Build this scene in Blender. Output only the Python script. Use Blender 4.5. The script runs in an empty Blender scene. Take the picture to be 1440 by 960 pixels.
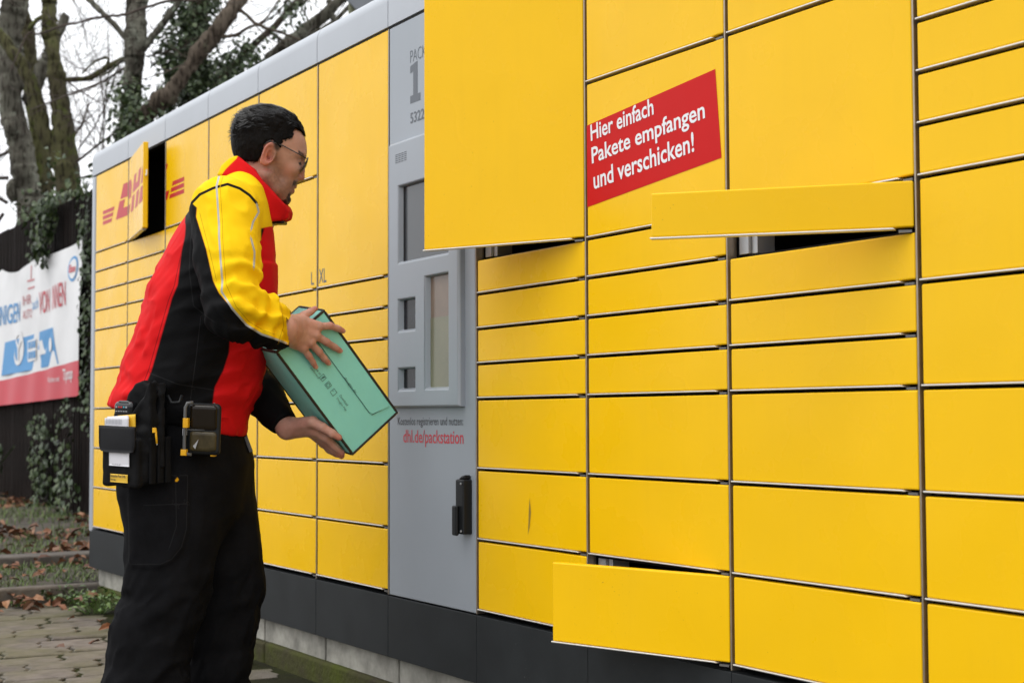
import bpy, bmesh, math, random
import numpy as np
from mathutils import Vector, Matrix

# ------------------------------------------------------------------ camera, light, exposure
SC = bpy.context.scene
COL = SC.collection
FOC = 2114.4                       # focal length in pixels of a 1440 px wide frame
YAW, PITCH, ROLL = 0.5408, 0.0508, -0.0037
ZB = 0.32                          # height of the lowest door edge above the paving
CAM = np.array([6.808, -1.8804, 0.485 + ZB])


def cam_axes():
    F = np.array([-math.cos(YAW), math.sin(YAW), 0.0])
    R = np.array([math.sin(YAW), math.cos(YAW), 0.0])
    U = np.array([0, 0, 1.0])
    F2 = F * math.cos(PITCH) + U * math.sin(PITCH)
    U2 = U * math.cos(PITCH) - F * math.sin(PITCH)
    return F2, R * math.cos(ROLL) + U2 * math.sin(ROLL), U2 * math.cos(ROLL) - R * math.sin(ROLL)


CF, CR, CU = cam_axes()
cam_data = bpy.data.cameras.new('camera')
cam = bpy.data.objects.new('camera', cam_data)
COL.objects.link(cam)
M = Matrix(((CR[0], CU[0], -CF[0], CAM[0]), (CR[1], CU[1], -CF[1], CAM[1]), (CR[2], CU[2], -CF[2], CAM[2]), (0, 0, 0, 1)))
cam.matrix_world = M
cam_data.sensor_width = 36.0
cam_data.lens = FOC / 1440.0 * 36.0
cam_data.clip_start = 0.05
cam_data.clip_end = 2000.0
cam_data.dof.use_dof = True
cam_data.dof.focus_distance = 3.35
cam_data.dof.aperture_fstop = 7.0
SC.camera = cam

SUN_EL, SUN_AZ = math.radians(62), math.radians(195)
world = bpy.data.worlds.new('World')
SC.world = world
world.use_nodes = True
wn = world.node_tree.nodes
wl = world.node_tree.links
wn.clear()
sky = wn.new('ShaderNodeTexSky')
sky.sky_type = 'NISHITA'
sky.sun_disc = False
sky.sun_elevation = SUN_EL
sky.sun_rotation = SUN_AZ
sky.air_density = 1.5
sky.dust_density = 5.0
hs = wn.new('ShaderNodeHueSaturation')
hs.inputs['Saturation'].default_value = 0.25
wl.new(sky.outputs[0], hs.inputs['Color'])
# closed cloud deck: soft brightening towards the zenith, faint large mottling
tc = wn.new('ShaderNodeTexCoord')
sep = wn.new('ShaderNodeSeparateXYZ')
wl.new(tc.outputs['Generated'], sep.inputs[0])
ramp = wn.new('ShaderNodeMapRange')
ramp.inputs['From Min'].default_value = -0.02
ramp.inputs['From Max'].default_value = 1.0
ramp.inputs['To Min'].default_value = 8.3
ramp.inputs['To Max'].default_value = 13.5
wl.new(sep.outputs['Z'], ramp.inputs['Value'])
noi = wn.new('ShaderNodeTexNoise')
noi.inputs['Scale'].default_value = 2.2
noi.inputs['Detail'].default_value = 4.0
wl.new(tc.outputs['Generated'], noi.inputs['Vector'])
nm = wn.new('ShaderNodeMapRange')
nm.inputs['To Min'].default_value = 0.92
nm.inputs['To Max'].default_value = 1.08
wl.new(noi.outputs[0], nm.inputs['Value'])
mul = wn.new('ShaderNodeMath')
mul.operation = 'MULTIPLY'
wl.new(ramp.outputs[0], mul.inputs[0])
wl.new(nm.outputs[0], mul.inputs[1])
cc = wn.new('ShaderNodeCombineColor')
for i, k in enumerate((0.985, 1.0, 1.03)):
    m_ = wn.new('ShaderNodeMath')
    m_.operation = 'MULTIPLY'
    m_.inputs[1].default_value = k
    wl.new(mul.outputs[0], m_.inputs[0])
    wl.new(m_.outputs[0], cc.inputs[i])
mx = wn.new('ShaderNodeMix')
mx.data_type = 'RGBA'
mx.inputs[0].default_value = 0.85
wl.new(hs.outputs[0], mx.inputs[6])
wl.new(cc.outputs[0], mx.inputs[7])
bg = wn.new('ShaderNodeBackground')
bg.inputs['Strength'].default_value = 0.12
wl.new(mx.outputs[2], bg.inputs['Color'])
wo = wn.new('ShaderNodeOutputWorld')
wl.new(bg.outputs[0], wo.inputs['Surface'])

sd = bpy.data.lights.new('sun', 'SUN')
sd.energy = 0.5
sd.angle = math.radians(35)
sd.color = (1.0, 0.97, 0.92)
sun = bpy.data.objects.new('sun', sd)
COL.objects.link(sun)
# the sky texture's sun azimuth is measured clockwise from +Y
sdir = Vector((math.sin(SUN_AZ) * math.cos(SUN_EL), math.cos(SUN_AZ) * math.cos(SUN_EL), math.sin(SUN_EL)))
sun.rotation_euler = sdir.to_track_quat('Z', 'Y').to_euler()

SC.view_settings.view_transform = 'Standard'
SC.view_settings.look = 'None'
SC.view_settings.exposure = 0.48
SC.view_settings.gamma = 1.0
SC.render.film_transparent = False
SC.cycles.max_bounces = 8

rnd = random.Random(7)


# ------------------------------------------------------------------ object helpers
def link(o, parent=None):
    COL.objects.link(o)
    if parent is not None:
        o.parent = parent
    return o


def tag(o, label=None, cat=None, group=None, kind=None):
    if label: o['label'] = label
    if cat: o['category'] = cat
    if group: o['group'] = group
    if kind: o['kind'] = kind
    return o


def empty(name, loc, label, cat, group=None):
    o = bpy.data.objects.new(name, None)
    o.empty_display_size = 0.1
    o.location = loc
    link(o)
    return tag(o, label, cat, group)


def rawmesh(name, verts, faces, mats, parent=None, smooth=False, matidx=None, origin=None):
    """verts in world coordinates; child objects keep world coordinates through matrix_parent_inverse."""
    me = bpy.data.meshes.new(name)
    v = np.asarray(verts, float).reshape(-1, 3)
    if origin is not None:
        v = v - np.asarray(origin)
    me.from_pydata([tuple(p) for p in v], [], [tuple(f) for f in faces])
    if not isinstance(mats, (list, tuple)): mats = [mats]
    for m in mats: me.materials.append(m)
    if matidx is not None:
        me.polygons.foreach_set('material_index', np.asarray(matidx, dtype=np.int32))
    if smooth:
        me.polygons.foreach_set('use_smooth', np.ones(len(me.polygons), dtype=bool))
    me.update()
    o = bpy.data.objects.new(name, me)
    if origin is not None: o.location = origin
    link(o)
    if parent is not None: keep_parent(o, parent)
    return o


def world_of(p):
    m = Matrix.Translation(p.location) @ p.rotation_euler.to_matrix().to_4x4()
    if p.parent is not None:
        m = world_of(p.parent) @ p.matrix_parent_inverse @ m
    return m


def keep_parent(o, p):
    o.parent = p
    o.matrix_parent_inverse = world_of(p).inverted()


class MB:
    """collects simple shapes into one mesh"""
    def __init__(s):
        s.v = []; s.f = []; s.m = []

    def add(s, vs, fs, mi=0):
        n = len(s.v)
        s.v += [tuple(map(float, p)) for p in vs]
        s.f += [tuple(i + n for i in f) for f in fs]
        s.m += [mi] * len(fs)

    def box(s, a, b, mi=0):
        x0, y0, z0 = a; x1, y1, z1 = b
        s.add([(x0, y0, z0), (x1, y0, z0), (x1, y1, z0), (x0, y1, z0), (x0, y0, z1), (x1, y0, z1), (x1, y1, z1), (x0, y1, z1)],
              [(0, 3, 2, 1), (4, 5, 6, 7), (0, 1, 5, 4), (1, 2, 6, 5), (2, 3, 7, 6), (3, 0, 4, 7)], mi)

    def obox(s, c, ax, ay, az, mi=0):
        """oriented box from centre and three half-axis vectors"""
        c, ax, ay, az = (np.asarray(q, float) for q in (c, ax, ay, az))
        if np.dot(np.cross(ax, ay), az) < 0: ax = -ax
        P = [c + sx * ax + sy * ay + sz * az for sz in (-1, 1) for sx, sy in ((-1, -1), (1, -1), (1, 1), (-1, 1))]
        s.add(P, [(0, 3, 2, 1), (4, 5, 6, 7), (0, 1, 5, 4), (1, 2, 6, 5), (2, 3, 7, 6), (3, 0, 4, 7)], mi)

    def prism(s, poly, ax, ay, o, n, mi=0):
        """polygon (2D) in axes ax, ay from o, extruded by vector n; polygon counter-clockwise when seen against n"""
        ax, ay, o, n = (np.asarray(q, float) for q in (ax, ay, o, n))
        k = len(poly)
        lo = [o + p[0] * ax + p[1] * ay for p in poly]
        hi = [p + n for p in lo]
        s.add(lo + hi, [tuple(range(k))[::-1], tuple(range(k, 2 * k))] + [(i, (i + 1) % k, k + (i + 1) % k, k + i) for i in range(k)], mi)

    def tube(s, pts, rad, sides=6, mi=0, cap=True):
        pts = [np.asarray(p, float) for p in pts]
        if np.isscalar(rad): rad = [rad] * len(pts)
        n0 = len(pts)
        t = [pts[min(i + 1, n0 - 1)] - pts[max(i - 1, 0)] for i in range(n0)]
        t = [q / (np.linalg.norm(q) + 1e-12) for q in t]
        ref = np.array([0, 0, 1.0]) if abs(t[0][2]) < 0.9 else np.array([1.0, 0, 0])
        u = np.cross(t[0], ref); u /= np.linalg.norm(u)
        vs = []
        for i in range(n0):
            u = u - t[i] * np.dot(u, t[i]); u /= np.linalg.norm(u) + 1e-12
            w = np.cross(t[i], u)
            for k in range(sides):
                a = 2 * math.pi * k / sides
                vs.append(pts[i] + rad[i] * (math.cos(a) * u + math.sin(a) * w))
        fs = []
        for i in range(n0 - 1):
            for k in range(sides):
                a = i * sides + k; b = i * sides + (k + 1) % sides
                fs.append((a, b, b + sides, a + sides))
        if cap:
            fs.append(tuple(range(sides))[::-1])
            fs.append(tuple(range((n0 - 1) * sides, n0 * sides)))
        s.add(vs, fs, mi)

    def build(s, name, mats, parent=None, smooth=False, bevel=0, seg=2, origin=None, angle=0.6):
        o = rawmesh(name, s.v, s.f, mats, parent, smooth, s.m, origin)
        if bevel:
            b = o.modifiers.new('bevel', 'BEVEL')
            b.width = bevel; b.segments = seg; b.limit_method = 'ANGLE'; b.angle_limit = angle
            for p in o.data.polygons: p.use_smooth = True
            w = o.modifiers.new('wn', 'WEIGHTED_NORMAL')
            w.keep_sharp = True
        return o


# ------------------------------------------------------------------ materials
def pmat(name, col, rough=0.5, metal=0.0, var=0.0, vscale=6.0, bump=0.0, bscale=40.0, spec=0.5, col2=None, stretch=None, detail=5.0, coat=0.0):
    m = bpy.data.materials.new(name)
    m.use_nodes = True
    nt = m.node_tree; N = nt.nodes; L = nt.links
    b = N['Principled BSDF']
    b.inputs['Base Color'].default_value = (*col, 1)
    b.inputs['Roughness'].default_value = rough
    b.inputs['Metallic'].default_value = metal
    b.inputs['Specular IOR Level'].default_value = spec
    if coat: b.inputs['Coat Weight'].default_value = coat; b.inputs['Coat Roughness'].default_value = 0.15
    t = N.new('ShaderNodeTexCoord')
    vec = t.outputs['Object']
    if stretch:
        mp = N.new('ShaderNodeMapping')
        mp.inputs['Scale'].default_value = stretch
        L.new(vec, mp.inputs['Vector']); vec = mp.outputs[0]
    if var or col2:
        n = N.new('ShaderNodeTexNoise')
        n.inputs['Scale'].default_value = vscale
        n.inputs['Detail'].default_value = detail
        n.inputs['Roughness'].default_value = 0.6
        L.new(vec, n.inputs['Vector'])
        r = N.new('ShaderNodeMapRange')
        r.inputs['From Min'].default_value = 0.32; r.inputs['From Max'].default_value = 0.68
        L.new(n.outputs[0], r.inputs['Value'])
        x = N.new('ShaderNodeMix'); x.data_type = 'RGBA'
        a = tuple(max(0, c * (1 - var)) for c in col); c2 = col2 or tuple(min(1, c * (1 + var)) for c in col)
        x.inputs[6].default_value = (*a, 1); x.inputs[7].default_value = (*c2, 1)
        L.new(r.outputs[0], x.inputs[0])
        L.new(x.outputs[2], b.inputs['Base Color'])
        m['mixnode'] = x.name
        rr = N.new('ShaderNodeMapRange')
        rr.inputs['To Min'].default_value = max(0.02, rough - 0.06); rr.inputs['To Max'].default_value = min(1, rough + 0.06)
        L.new(n.outputs[0], rr.inputs['Value']); L.new(rr.outputs[0], b.inputs['Roughness'])
    if bump:
        n2 = N.new('ShaderNodeTexNoise')
        n2.inputs['Scale'].default_value = bscale
        n2.inputs['Detail'].default_value = 6.0
        L.new(vec, n2.inputs['Vector'])
        bp = N.new('ShaderNodeBump')
        bp.inputs['Strength'].default_value = bump
        bp.inputs['Distance'].default_value = 0.01
        L.new(n2.outputs[0], bp.inputs['Height'])
        L.new(bp.outputs[0], b.inputs['Normal'])
    return m


def add_specks(m, col, scale=260.0, thr=0.80, amount=0.8):
    """small dirt specks on top of a material's colour"""
    nt = m.node_tree; N = nt.nodes; L = nt.links
    b = N['Principled BSDF']
    src = b.inputs['Base Color'].links[0].from_socket if b.inputs['Base Color'].links else None
    g = N.new('ShaderNodeNewGeometry')
    n = N.new('ShaderNodeTexNoise'); n.inputs['Scale'].default_value = scale; n.inputs['Detail'].default_value = 2
    L.new(g.outputs['Position'], n.inputs['Vector'])
    big = N.new('ShaderNodeTexNoise'); big.inputs['Scale'].default_value = 5.0
    L.new(g.outputs['Position'], big.inputs['Vector'])
    r0 = N.new('ShaderNodeMapRange'); r0.inputs['From Min'].default_value = 0.35; r0.inputs['From Max'].default_value = 0.7
    r0.inputs['To Min'].default_value = thr + 0.05; r0.inputs['To Max'].default_value = thr - 0.05
    L.new(big.outputs[0], r0.inputs['Value'])
    sub = N.new('ShaderNodeMath'); sub.operation = 'SUBTRACT'
    L.new(n.outputs[0], sub.inputs[0]); L.new(r0.outputs[0], sub.inputs[1])
    r = N.new('ShaderNodeMapRange'); r.inputs['From Min'].default_value = 0.0; r.inputs['From Max'].default_value = 0.03
    r.inputs['To Max'].default_value = amount
    L.new(sub.outputs[0], r.inputs['Value'])
    x = N.new('ShaderNodeMix'); x.data_type = 'RGBA'
    L.new(r.outputs[0], x.inputs[0])
    if src: L.new(src, x.inputs[6])
    else: x.inputs[6].default_value = b.inputs['Base Color'].default_value
    x.inputs[7].default_value = (*col, 1)
    L.new(x.outputs[2], b.inputs['Base Color'])


def smudge(m):
    """handling marks: broad uneven gloss, faint runs of dirt down the panel and a gentle waviness of the sheet"""
    nt = m.node_tree; N = nt.nodes; L = nt.links; b = N['Principled BSDF']
    g = N.new('ShaderNodeNewGeometry')
    mp = N.new('ShaderNodeMapping'); mp.inputs['Scale'].default_value = (38, 38, 1.6)
    L.new(g.outputs['Position'], mp.inputs['Vector'])
    n = N.new('ShaderNodeTexNoise'); n.inputs['Scale'].default_value = 1.0; n.inputs['Detail'].default_value = 4
    L.new(mp.outputs[0], n.inputs['Vector'])
    n2 = N.new('ShaderNodeTexNoise'); n2.inputs['Scale'].default_value = 6.5; n2.inputs['Detail'].default_value = 5
    L.new(g.outputs['Position'], n2.inputs['Vector'])
    ml = N.new('ShaderNodeMath'); ml.operation = 'MULTIPLY'; L.new(n.outputs[0], ml.inputs[0]); L.new(n2.outputs[0], ml.inputs[1])
    r = N.new('ShaderNodeMapRange'); r.inputs['From Min'].default_value = 0.30; r.inputs['From Max'].default_value = 0.44; r.inputs['To Max'].default_value = 0.05
    L.new(ml.outputs[0], r.inputs['Value'])
    src = b.inputs['Base Color'].links[0].from_socket
    x = N.new('ShaderNodeMix'); x.data_type = 'RGBA'
    L.new(r.outputs[0], x.inputs[0]); L.new(src, x.inputs[6]); x.inputs[7].default_value = (0.55, 0.30, 0.01, 1)
    L.new(x.outputs[2], b.inputs['Base Color'])
    rr = N.new('ShaderNodeMapRange'); rr.inputs['From Min'].default_value = 0.3; rr.inputs['From Max'].default_value = 0.7
    rr.inputs['To Min'].default_value = 0.22; rr.inputs['To Max'].default_value = 0.36
    L.new(n2.outputs[0], rr.inputs['Value']); L.new(rr.outputs[0], b.inputs['Roughness'])
    n3 = N.new('ShaderNodeTexNoise'); n3.inputs['Scale'].default_value = 3.0; n3.inputs['Detail'].default_value = 1
    L.new(g.outputs['Position'], n3.inputs['Vector'])
    bp = N.new('ShaderNodeBump'); bp.inputs['Strength'].default_value = 0.25; bp.inputs['Distance'].default_value = 0.02
    L.new(n3.outputs[0], bp.inputs['Height'])
    old = b.inputs['Normal'].links[0].from_node if b.inputs['Normal'].links else None
    if old: L.new(bp.outputs[0], old.inputs['Normal'])


MT = {}
MT['yellow'] = pmat('yellow_paint', (0.89, 0.520, 0.0025), 0.36, spec=0.20, var=0.03, vscale=2.2, bump=0.012, bscale=180)
smudge(MT['yellow'])
add_specks(MT['yellow'], (0.16, 0.09, 0.02), 230, 0.76, 0.55)
MT['strip'] = pmat('brushed_steel', (0.36, 0.31, 0.25), 0.38, 0.85, var=0.1, vscale=30)
MT['lip'] = pmat('light_aluminium', (0.74, 0.72, 0.69), 0.40, 0.5, var=0.06, vscale=20)
MT['notch'] = pmat('hinge_black', (0.012, 0.012, 0.012), 0.6)
MT['carcass'] = pmat('carcass_dark', (0.010, 0.0095, 0.009), 0.7, spec=0.1, var=0.15)
MT['jamb'] = pmat('galvanised_jamb', (0.42, 0.43, 0.44), 0.45, 0.6, var=0.08)
MT['hinge'] = pmat('hinge_steel', (0.16, 0.155, 0.15), 0.5, 0.6)
MT['cap'] = pmat('cap_grey', (0.39, 0.415, 0.45), 0.42, 0.15, var=0.05, vscale=3, bump=0.01, stretch=(1, 1, 1))
MT['cap'].node_tree.nodes['Principled BSDF'].inputs['Coat Weight'].default_value = 0.1
MT['grey'] = pmat('terminal_grey', (0.31, 0.34, 0.375), 0.42, 0.1, var=0.05, vscale=2.5)
MT['plinth'] = pmat('plinth_anthracite', (0.020, 0.0225, 0.024), 0.6, spec=0.18, var=0.18, vscale=7, bump=0.02, bscale=150)
add_specks(MT['plinth'], (0.25, 0.25, 0.24), 190, 0.77, 0.5)
MT['concrete'] = pmat('pale_concrete', (0.30, 0.29, 0.255), 0.9, spec=0.15, var=0.35, vscale=12, detail=9, bump=0.12, bscale=90)
MT['mosskerb'] = pmat('mossy_kerb', (0.050, 0.042, 0.028), 0.95, col2=(0.066, 0.078, 0.016), vscale=7, bump=0.5, bscale=60, detail=9, spec=0.1)
MT['kerb'] = pmat('worn_kerb', (0.10, 0.085, 0.07), 0.95, var=0.3, vscale=12, bump=0.4, bscale=60)
MT['red'] = pmat('sticker_red', (0.56, 0.008, 0.008), 0.34, spec=0.10, var=0.02, bump=0.06, bscale=25)
MT['dhlred'] = pmat('logo_red', (0.52, 0.008, 0.016), 0.36, spec=0.2)
MT['txtwhite'] = pmat('print_white', (0.80, 0.78, 0.80), 0.35)
MT['txtgrey'] = pmat('print_grey', (0.10, 0.115, 0.135), 0.5)
MT['txtdark'] = pmat('print_dark', (0.05, 0.052, 0.06), 0.5)
MT['txtred'] = pmat('print_red', (0.55, 0.012, 0.03), 0.4)
MT['black'] = pmat('black_plastic', (0.010, 0.011, 0.012), 0.45, spec=0.25)
MT['scuff'] = pmat('scuff', (0.30, 0.17, 0.015), 0.6)
MT['screen'] = pmat('screen_glass', (0.06, 0.066, 0.072), 0.12, spec=0.5)
MT['pane'] = pmat('pane_reflection_beige', (0.21, 0.155, 0.115), 0.18, var=0.12, vscale=9, spec=0.4)  # beige reflection of the surroundings, painted as the pane colour
MT['pane2'] = pmat('pane_reflection_green', (0.20, 0.195, 0.125), 0.18, var=0.12, vscale=9, spec=0.4)  # greener lower half of that reflection, also painted as colour
MT['darkpane'] = pmat('dark_pane', (0.010, 0.009, 0.009), 0.15, spec=0.22, col2=(0.03, 0.032, 0.038), vscale=14)


def text_mesh(body, name, ox, oz, w, h, org, ax, az, n, mat, parent, bold=0.0, depth=0.0006, align='LEFT'):
    """flat lettering: scaled to w x h metres, lower-left at (ox, oz) in the plane org + x*ax + z*az, normal n"""
    cu = bpy.data.curves.new(name, 'FONT')
    cu.body = body
    cu.resolution_u = 3
    cu.offset = bold
    cu.align_x = align
    tmp = bpy.data.objects.new('tmp_text', cu)
    COL.objects.link(tmp)
    bpy.context.view_layer.update()
    dg = bpy.context.evaluated_depsgraph_get()
    me = bpy.data.meshes.new_from_object(tmp.evaluated_get(dg))
    bpy.data.objects.remove(tmp)
    bpy.data.curves.remove(cu)
    v = np.array([q.co[:] for q in me.vertices])
    lo = v.min(0); hi = v.max(0)
    s = (v - lo) / np.maximum(hi - lo, 1e-9)
    ax, az, n, org = (np.asarray(q, float) for q in (ax, az, n, org))
    P = org + np.outer(ox + s[:, 0] * w, ax) + np.outer(oz + s[:, 1] * h, az) + n * depth
    faces = [tuple(p.vertices) for p in me.polygons]
    bpy.data.meshes.remove(me)
    o = rawmesh(name, P, faces, mat, parent)
    return o
# ------------------------------------------------------------------ the parcel locker
UH = 0.0884                         # one unit of compartment height
PX = (1, 0, 0); PZ = (0, 0, 1); PN = (0, -1, 0)
locker = empty('parcel_locker', (2.75, 0.3, 0), 'long yellow parcel locker with a grey terminal column and open doors', 'parcel locker')
rows = {
    0: [2, 2, 2, 2, 2, 1, 1, 1, 1, 4], 1: [2, 2, 2, 2, 2, 1, 1, 1, 1, 4], 2: [2, 2, 2, 2, 2, 1, 1, 1, 1, 4],
    3: [2, 2, 2, 1, 1, 1, 1, 4, 4], 4: [2, 2, 2, 1, 1, 1, 1, 4, 4], 5: [2, 2, 2, 1, 1, 1, 1, 8],
    7: [2, 2, 2, 1, 1, 1, 1, 8], 8: [2, 2, 2, 1, 1, 1, 1, 4, 4], 9: [2, 2, 2, 1, 1, 1, 1, 4, 4], 10: [2, 2, 2, 2, 2, 1, 1, 1, 1, 4]}
# (column, row index) -> (hinge side, opening angle, label)
opened = {(1, 9): ('L', 9.75, 'opened door with a piece of the red logo'),
          (7, 7): ('R', 25.5, 'tall door standing open beside the terminal'),
          (9, 6): ('R', 41.5, 'low wide door standing open'),
          (8, 0): ('R', 17.25, 'lowest door standing open over the plinth')}
doors = {}
DT = 0.020


def door_mesh(w, h):
    b = MB()
    b.box((0, 0, 0), (w, DT, h))
    return b


for c, rr in rows.items():
    z = 0
    for ri, n in enumerate(rr):
        x0 = c * 0.5 + 0.0085; x1 = (c + 1) * 0.5 - 0.0046
        z0 = ZB + z * UH + 0.0086; z1 = ZB + (z + n) * UH - 0.0012
        op = opened.get((c, ri))
        w = x1 - x0; h = z1 - z0
        if op and op[0] == 'R': w = 0.452
        if op and op[0] == 'L': w = 0.455
        b = MB()
        xs = (0, w) if not (op and op[0] == 'R') else (-w, 0)
        if op and op[0] == 'L': xs = (0, w)
        b.box((xs[0], 0, 0), (xs[1], DT, h))
        d = b.build('door', MT['yellow'], None, bevel=0.0032, seg=3)
        d.location = (x1 if (op and op[0] == 'R') else x0, 0, z0)
        if op:
            a = math.radians(op[1])
            d.rotation_euler = (0, 0, a if op[0] == 'R' else -a)
            d['label'] = op[2]
        # silver edge strip below the door, stopping short of the hinge
        s = MB()
        l0, l1 = xs[0] - 0.002, xs[1] - 0.036
        s.prism([(l0, 0), (l1 + 0.006, 0), (l1, 0.0031), (l0, 0.0031)], PX, PZ, (0, 0.016, -0.0036), (0, -0.0185, 0))
        e = s.build('edge_strip', MT['lip'], None, bevel=0.0007, seg=1)
        e.parent = d
        hb = MB()
        hb.box((xs[1] - 0.026, 0.002, -0.0088), (xs[1] - 0.004, 0.014, -0.0045))
        e2 = hb.build('hinge_pin', MT['hinge'], None)
        e2.parent = d
        keep_parent(d, locker)
        doors[(c, ri)] = d
        z += n

# carcass: back, sides, dividers and shelves
b = MB()
b.box((-0.02, 0.60, ZB - 0.01), (5.52, 0.615, ZB + 1.591))
for i in range(12):
    b.box((i * 0.5 - 0.008, 0.028, ZB - 0.008), (i * 0.5 + 0.008, 0.599, ZB + 1.5915))
for c, rr in rows.items():
    z = 0
    for n in rr:
        b.box((c * 0.5 + 0.0085, 0.028, ZB + z * UH - 0.0045), (c * 0.5 + 0.4915, 0.598, ZB + z * UH + 0.0065))
        z += n
    b.box((c * 0.5 + 0.0085, 0.028, ZB + z * UH), (c * 0.5 + 0.4915, 0.598, ZB + z * UH + 0.0005))
b.box((3.009, 0.029, ZB - 0.005), (3.491, 0.598, ZB + 1.59))
b.build('carcass', MT['carcass'], locker)
for (c, ri), op in opened.items():
    z0 = ZB + sum(rows[c][:ri]) * UH; z1 = z0 + rows[c][ri] * UH
    xj = c * 0.5 + 0.010 if op[0] == 'R' else c * 0.5 + 0.462
    j = MB(); j.box((xj, 0.0225, z0 + 0.008), (xj + 0.028, 0.040, z1 - 0.004))
    j.box((xj + 0.030, 0.030, z0 + 0.008), (xj + 0.046, 0.075, z1 - 0.004))
    j.build('door_jamb', MT['jamb'], locker, bevel=0.001, seg=1)
# steel strips between the columns
for i in range(1, 11):
    s = MB(); s.box((i * 0.5 - 0.0032, -0.0005, ZB - 0.006), (i * 0.5 + 0.0014, 0.024, ZB + 1.5915))
    s.build('column_strip', MT['strip'], locker, bevel=0.0012, seg=1)
for xa, xb in ((-0.052, -0.002), (5.502, 5.552)):
    s = MB(); s.box((xa, -0.003, ZB - 0.02), (xb, 0.62, ZB + 1.5915))
    s.build('side_frame', MT['cap'], locker, bevel=0.008, seg=3)
# rounded cap pieces
prof = [(0.0, 0.0)]
CH, CRAD = 0.122, 0.05
for k in range(9):
    a = math.pi / 2 * k / 8
    prof.append((CRAD - CRAD * math.cos(a), CH - CRAD + CRAD * math.sin(a)))
prof += [(0.35, CH + 0.012), (0.62, CH + 0.012), (0.62, 0.0)]
for i in range(11):
    xa = i * 0.5 + 0.0019 - (0.054 if i == 0 else 0); xb = (i + 1) * 0.5 - 0.0019 + (0.054 if i == 10 else 0)
    s = MB()
    s.prism([(p[0], p[1]) for p in prof], (0, 1, 0), PZ, (xb, -0.002, ZB + 1.5975), (xa - xb, 0, 0))
    o = s.build('roof_cap', MT['cap'], locker, smooth=False)
    for p in o.data.polygons: p.use_smooth = len(p.vertices) == 4
    es = o.modifiers.new('es', 'EDGE_SPLIT'); es.split_angle = 0.6
bk = MB(); bk.box((-0.05, 0.0045, ZB + 1.5925), (5.55, 0.61, ZB + 1.640)); bk.build('cap_gap', MT['notch'], locker)
# plinth panels and concrete base blocks
for i in range(11):
    xa = i * 0.5 + 0.0008 - (0.045 if i == 0 else 0); xb = (i + 1) * 0.5 - 0.0008 + (0.045 if i == 10 else 0)
    s = MB(); s.box((xa, -0.001, ZB - 0.178), (xb, 0.60, ZB - 0.009))
    s.build('plinth_panel', MT['plinth'], locker, bevel=0.0015, seg=2)
    s = MB(); s.box((i * 0.5 + 0.022, 0.024, 0.062), ((i + 1) * 0.5 + 0.012, 0.58, ZB - 0.180))
    s.build('base_block', MT['concrete'], locker, bevel=0.004, seg=2)
# ---- DHL mark across three doors (clipped to each door)
US = 1.11 / 175.0
T3 = [(0, 20.8, 28.5), (0, 24.5, 25.8), (0, 28.2, 23.0)]
LOGO = [[(0, y + 2.5), (x - 1.8, y + 2.5), (x, y), (0, y)] for _, y, x in T3]
LOGO += [[(x, y), (175, y), (175, y + 2.5), (x - 1.8, y + 2.5)][::-1] for x, y in ((153.5, 20.8), (150.7, 24.5), (148.0, 28.2))]
LOGO += [[(41.8, 17.7), (48.85, 8.2), (71.5, 8.2), (71.5, 8.3), (62.6, 17.7)][::-1], [(71.4, 8.2), (74.5, 9.0), (76.7, 11), (77, 14), (72.9, 20.3), (61.0, 20.3), (62.5, 17.7)][::-1],
         [(31.6, 30.7), (40.3, 18.9), (53.0, 18.9), (49.0, 24.4), (45.0, 30.7)][::-1], [(49.0, 24.4), (60, 24.4), (60, 30.6), (44.9, 30.7)][::-1], [(60, 24.4), (71.0, 24.4), (66.5, 28.6), (60, 30.6)][::-1],
         [(89.5, 8.2), (101.8, 8.2), (93.9, 18.9), (81.6, 18.9)][::-1], [(112.1, 8.2), (124.4, 8.2), (116.5, 18.9), (104.2, 18.9)][::-1], [(97.0, 14.6), (107.4, 14.6), (104.2, 18.9), (93.9, 18.9)][::-1],
         [(80.2, 20.8), (93.1, 20.8), (85.8, 30.7), (72.9, 30.7)][::-1], [(102, 20.8), (115, 20.8), (107.7, 30.7), (94.7, 30.7)][::-1],
         [(131, 8.2), (143.6, 8.2), (135.7, 18.9), (123.1, 18.9)][::-1], [(121.7, 20.8), (134.3, 20.8), (131.0, 25.3), (113.5, 30.7)][::-1], [(131.0, 25.3), (147, 25.3), (143, 30.7), (114.4, 30.7)][::-1]]


def clipx(poly, lim, keep_less):
    out = []
    for i in range(len(poly)):
        a, b_ = poly[i], poly[(i + 1) % len(poly)]
        ina = (a[0] <= lim) == keep_less; inb = (b_[0] <= lim) == keep_less
        if ina: out.append(a)
        if ina != inb:
            t = (lim - a[0]) / (b_[0] - a[0]); out.append((lim, a[1] + t * (b_[1] - a[1])))
    return out


for key, xa, xb in (((0, 9), 0.0095, 0.494), ((1, 9), 0.5095, 0.955), ((2, 9), 1.0095, 1.494)):
    vs, fs = [], []
    for p in LOGO:
        q = [(0.12 + u * US, ZB + 1.354 + (30.7 - v) * US) for u, v in p]
        q = clipx(clipx(q, xb, True), xa, False)
        if len(q) < 3: continue
        n0 = len(vs)
        d = doors[key]
        vs += [(x - (key[0] * 0.5 + 0.0085), -0.0006, zz - d.location[2]) for x, zz in q]
        fs.append(tuple(range(n0, n0 + len(q))))
    o = rawmesh('logo', vs, fs, MT['dhlred'])
    o.parent = doors[key]
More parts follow.
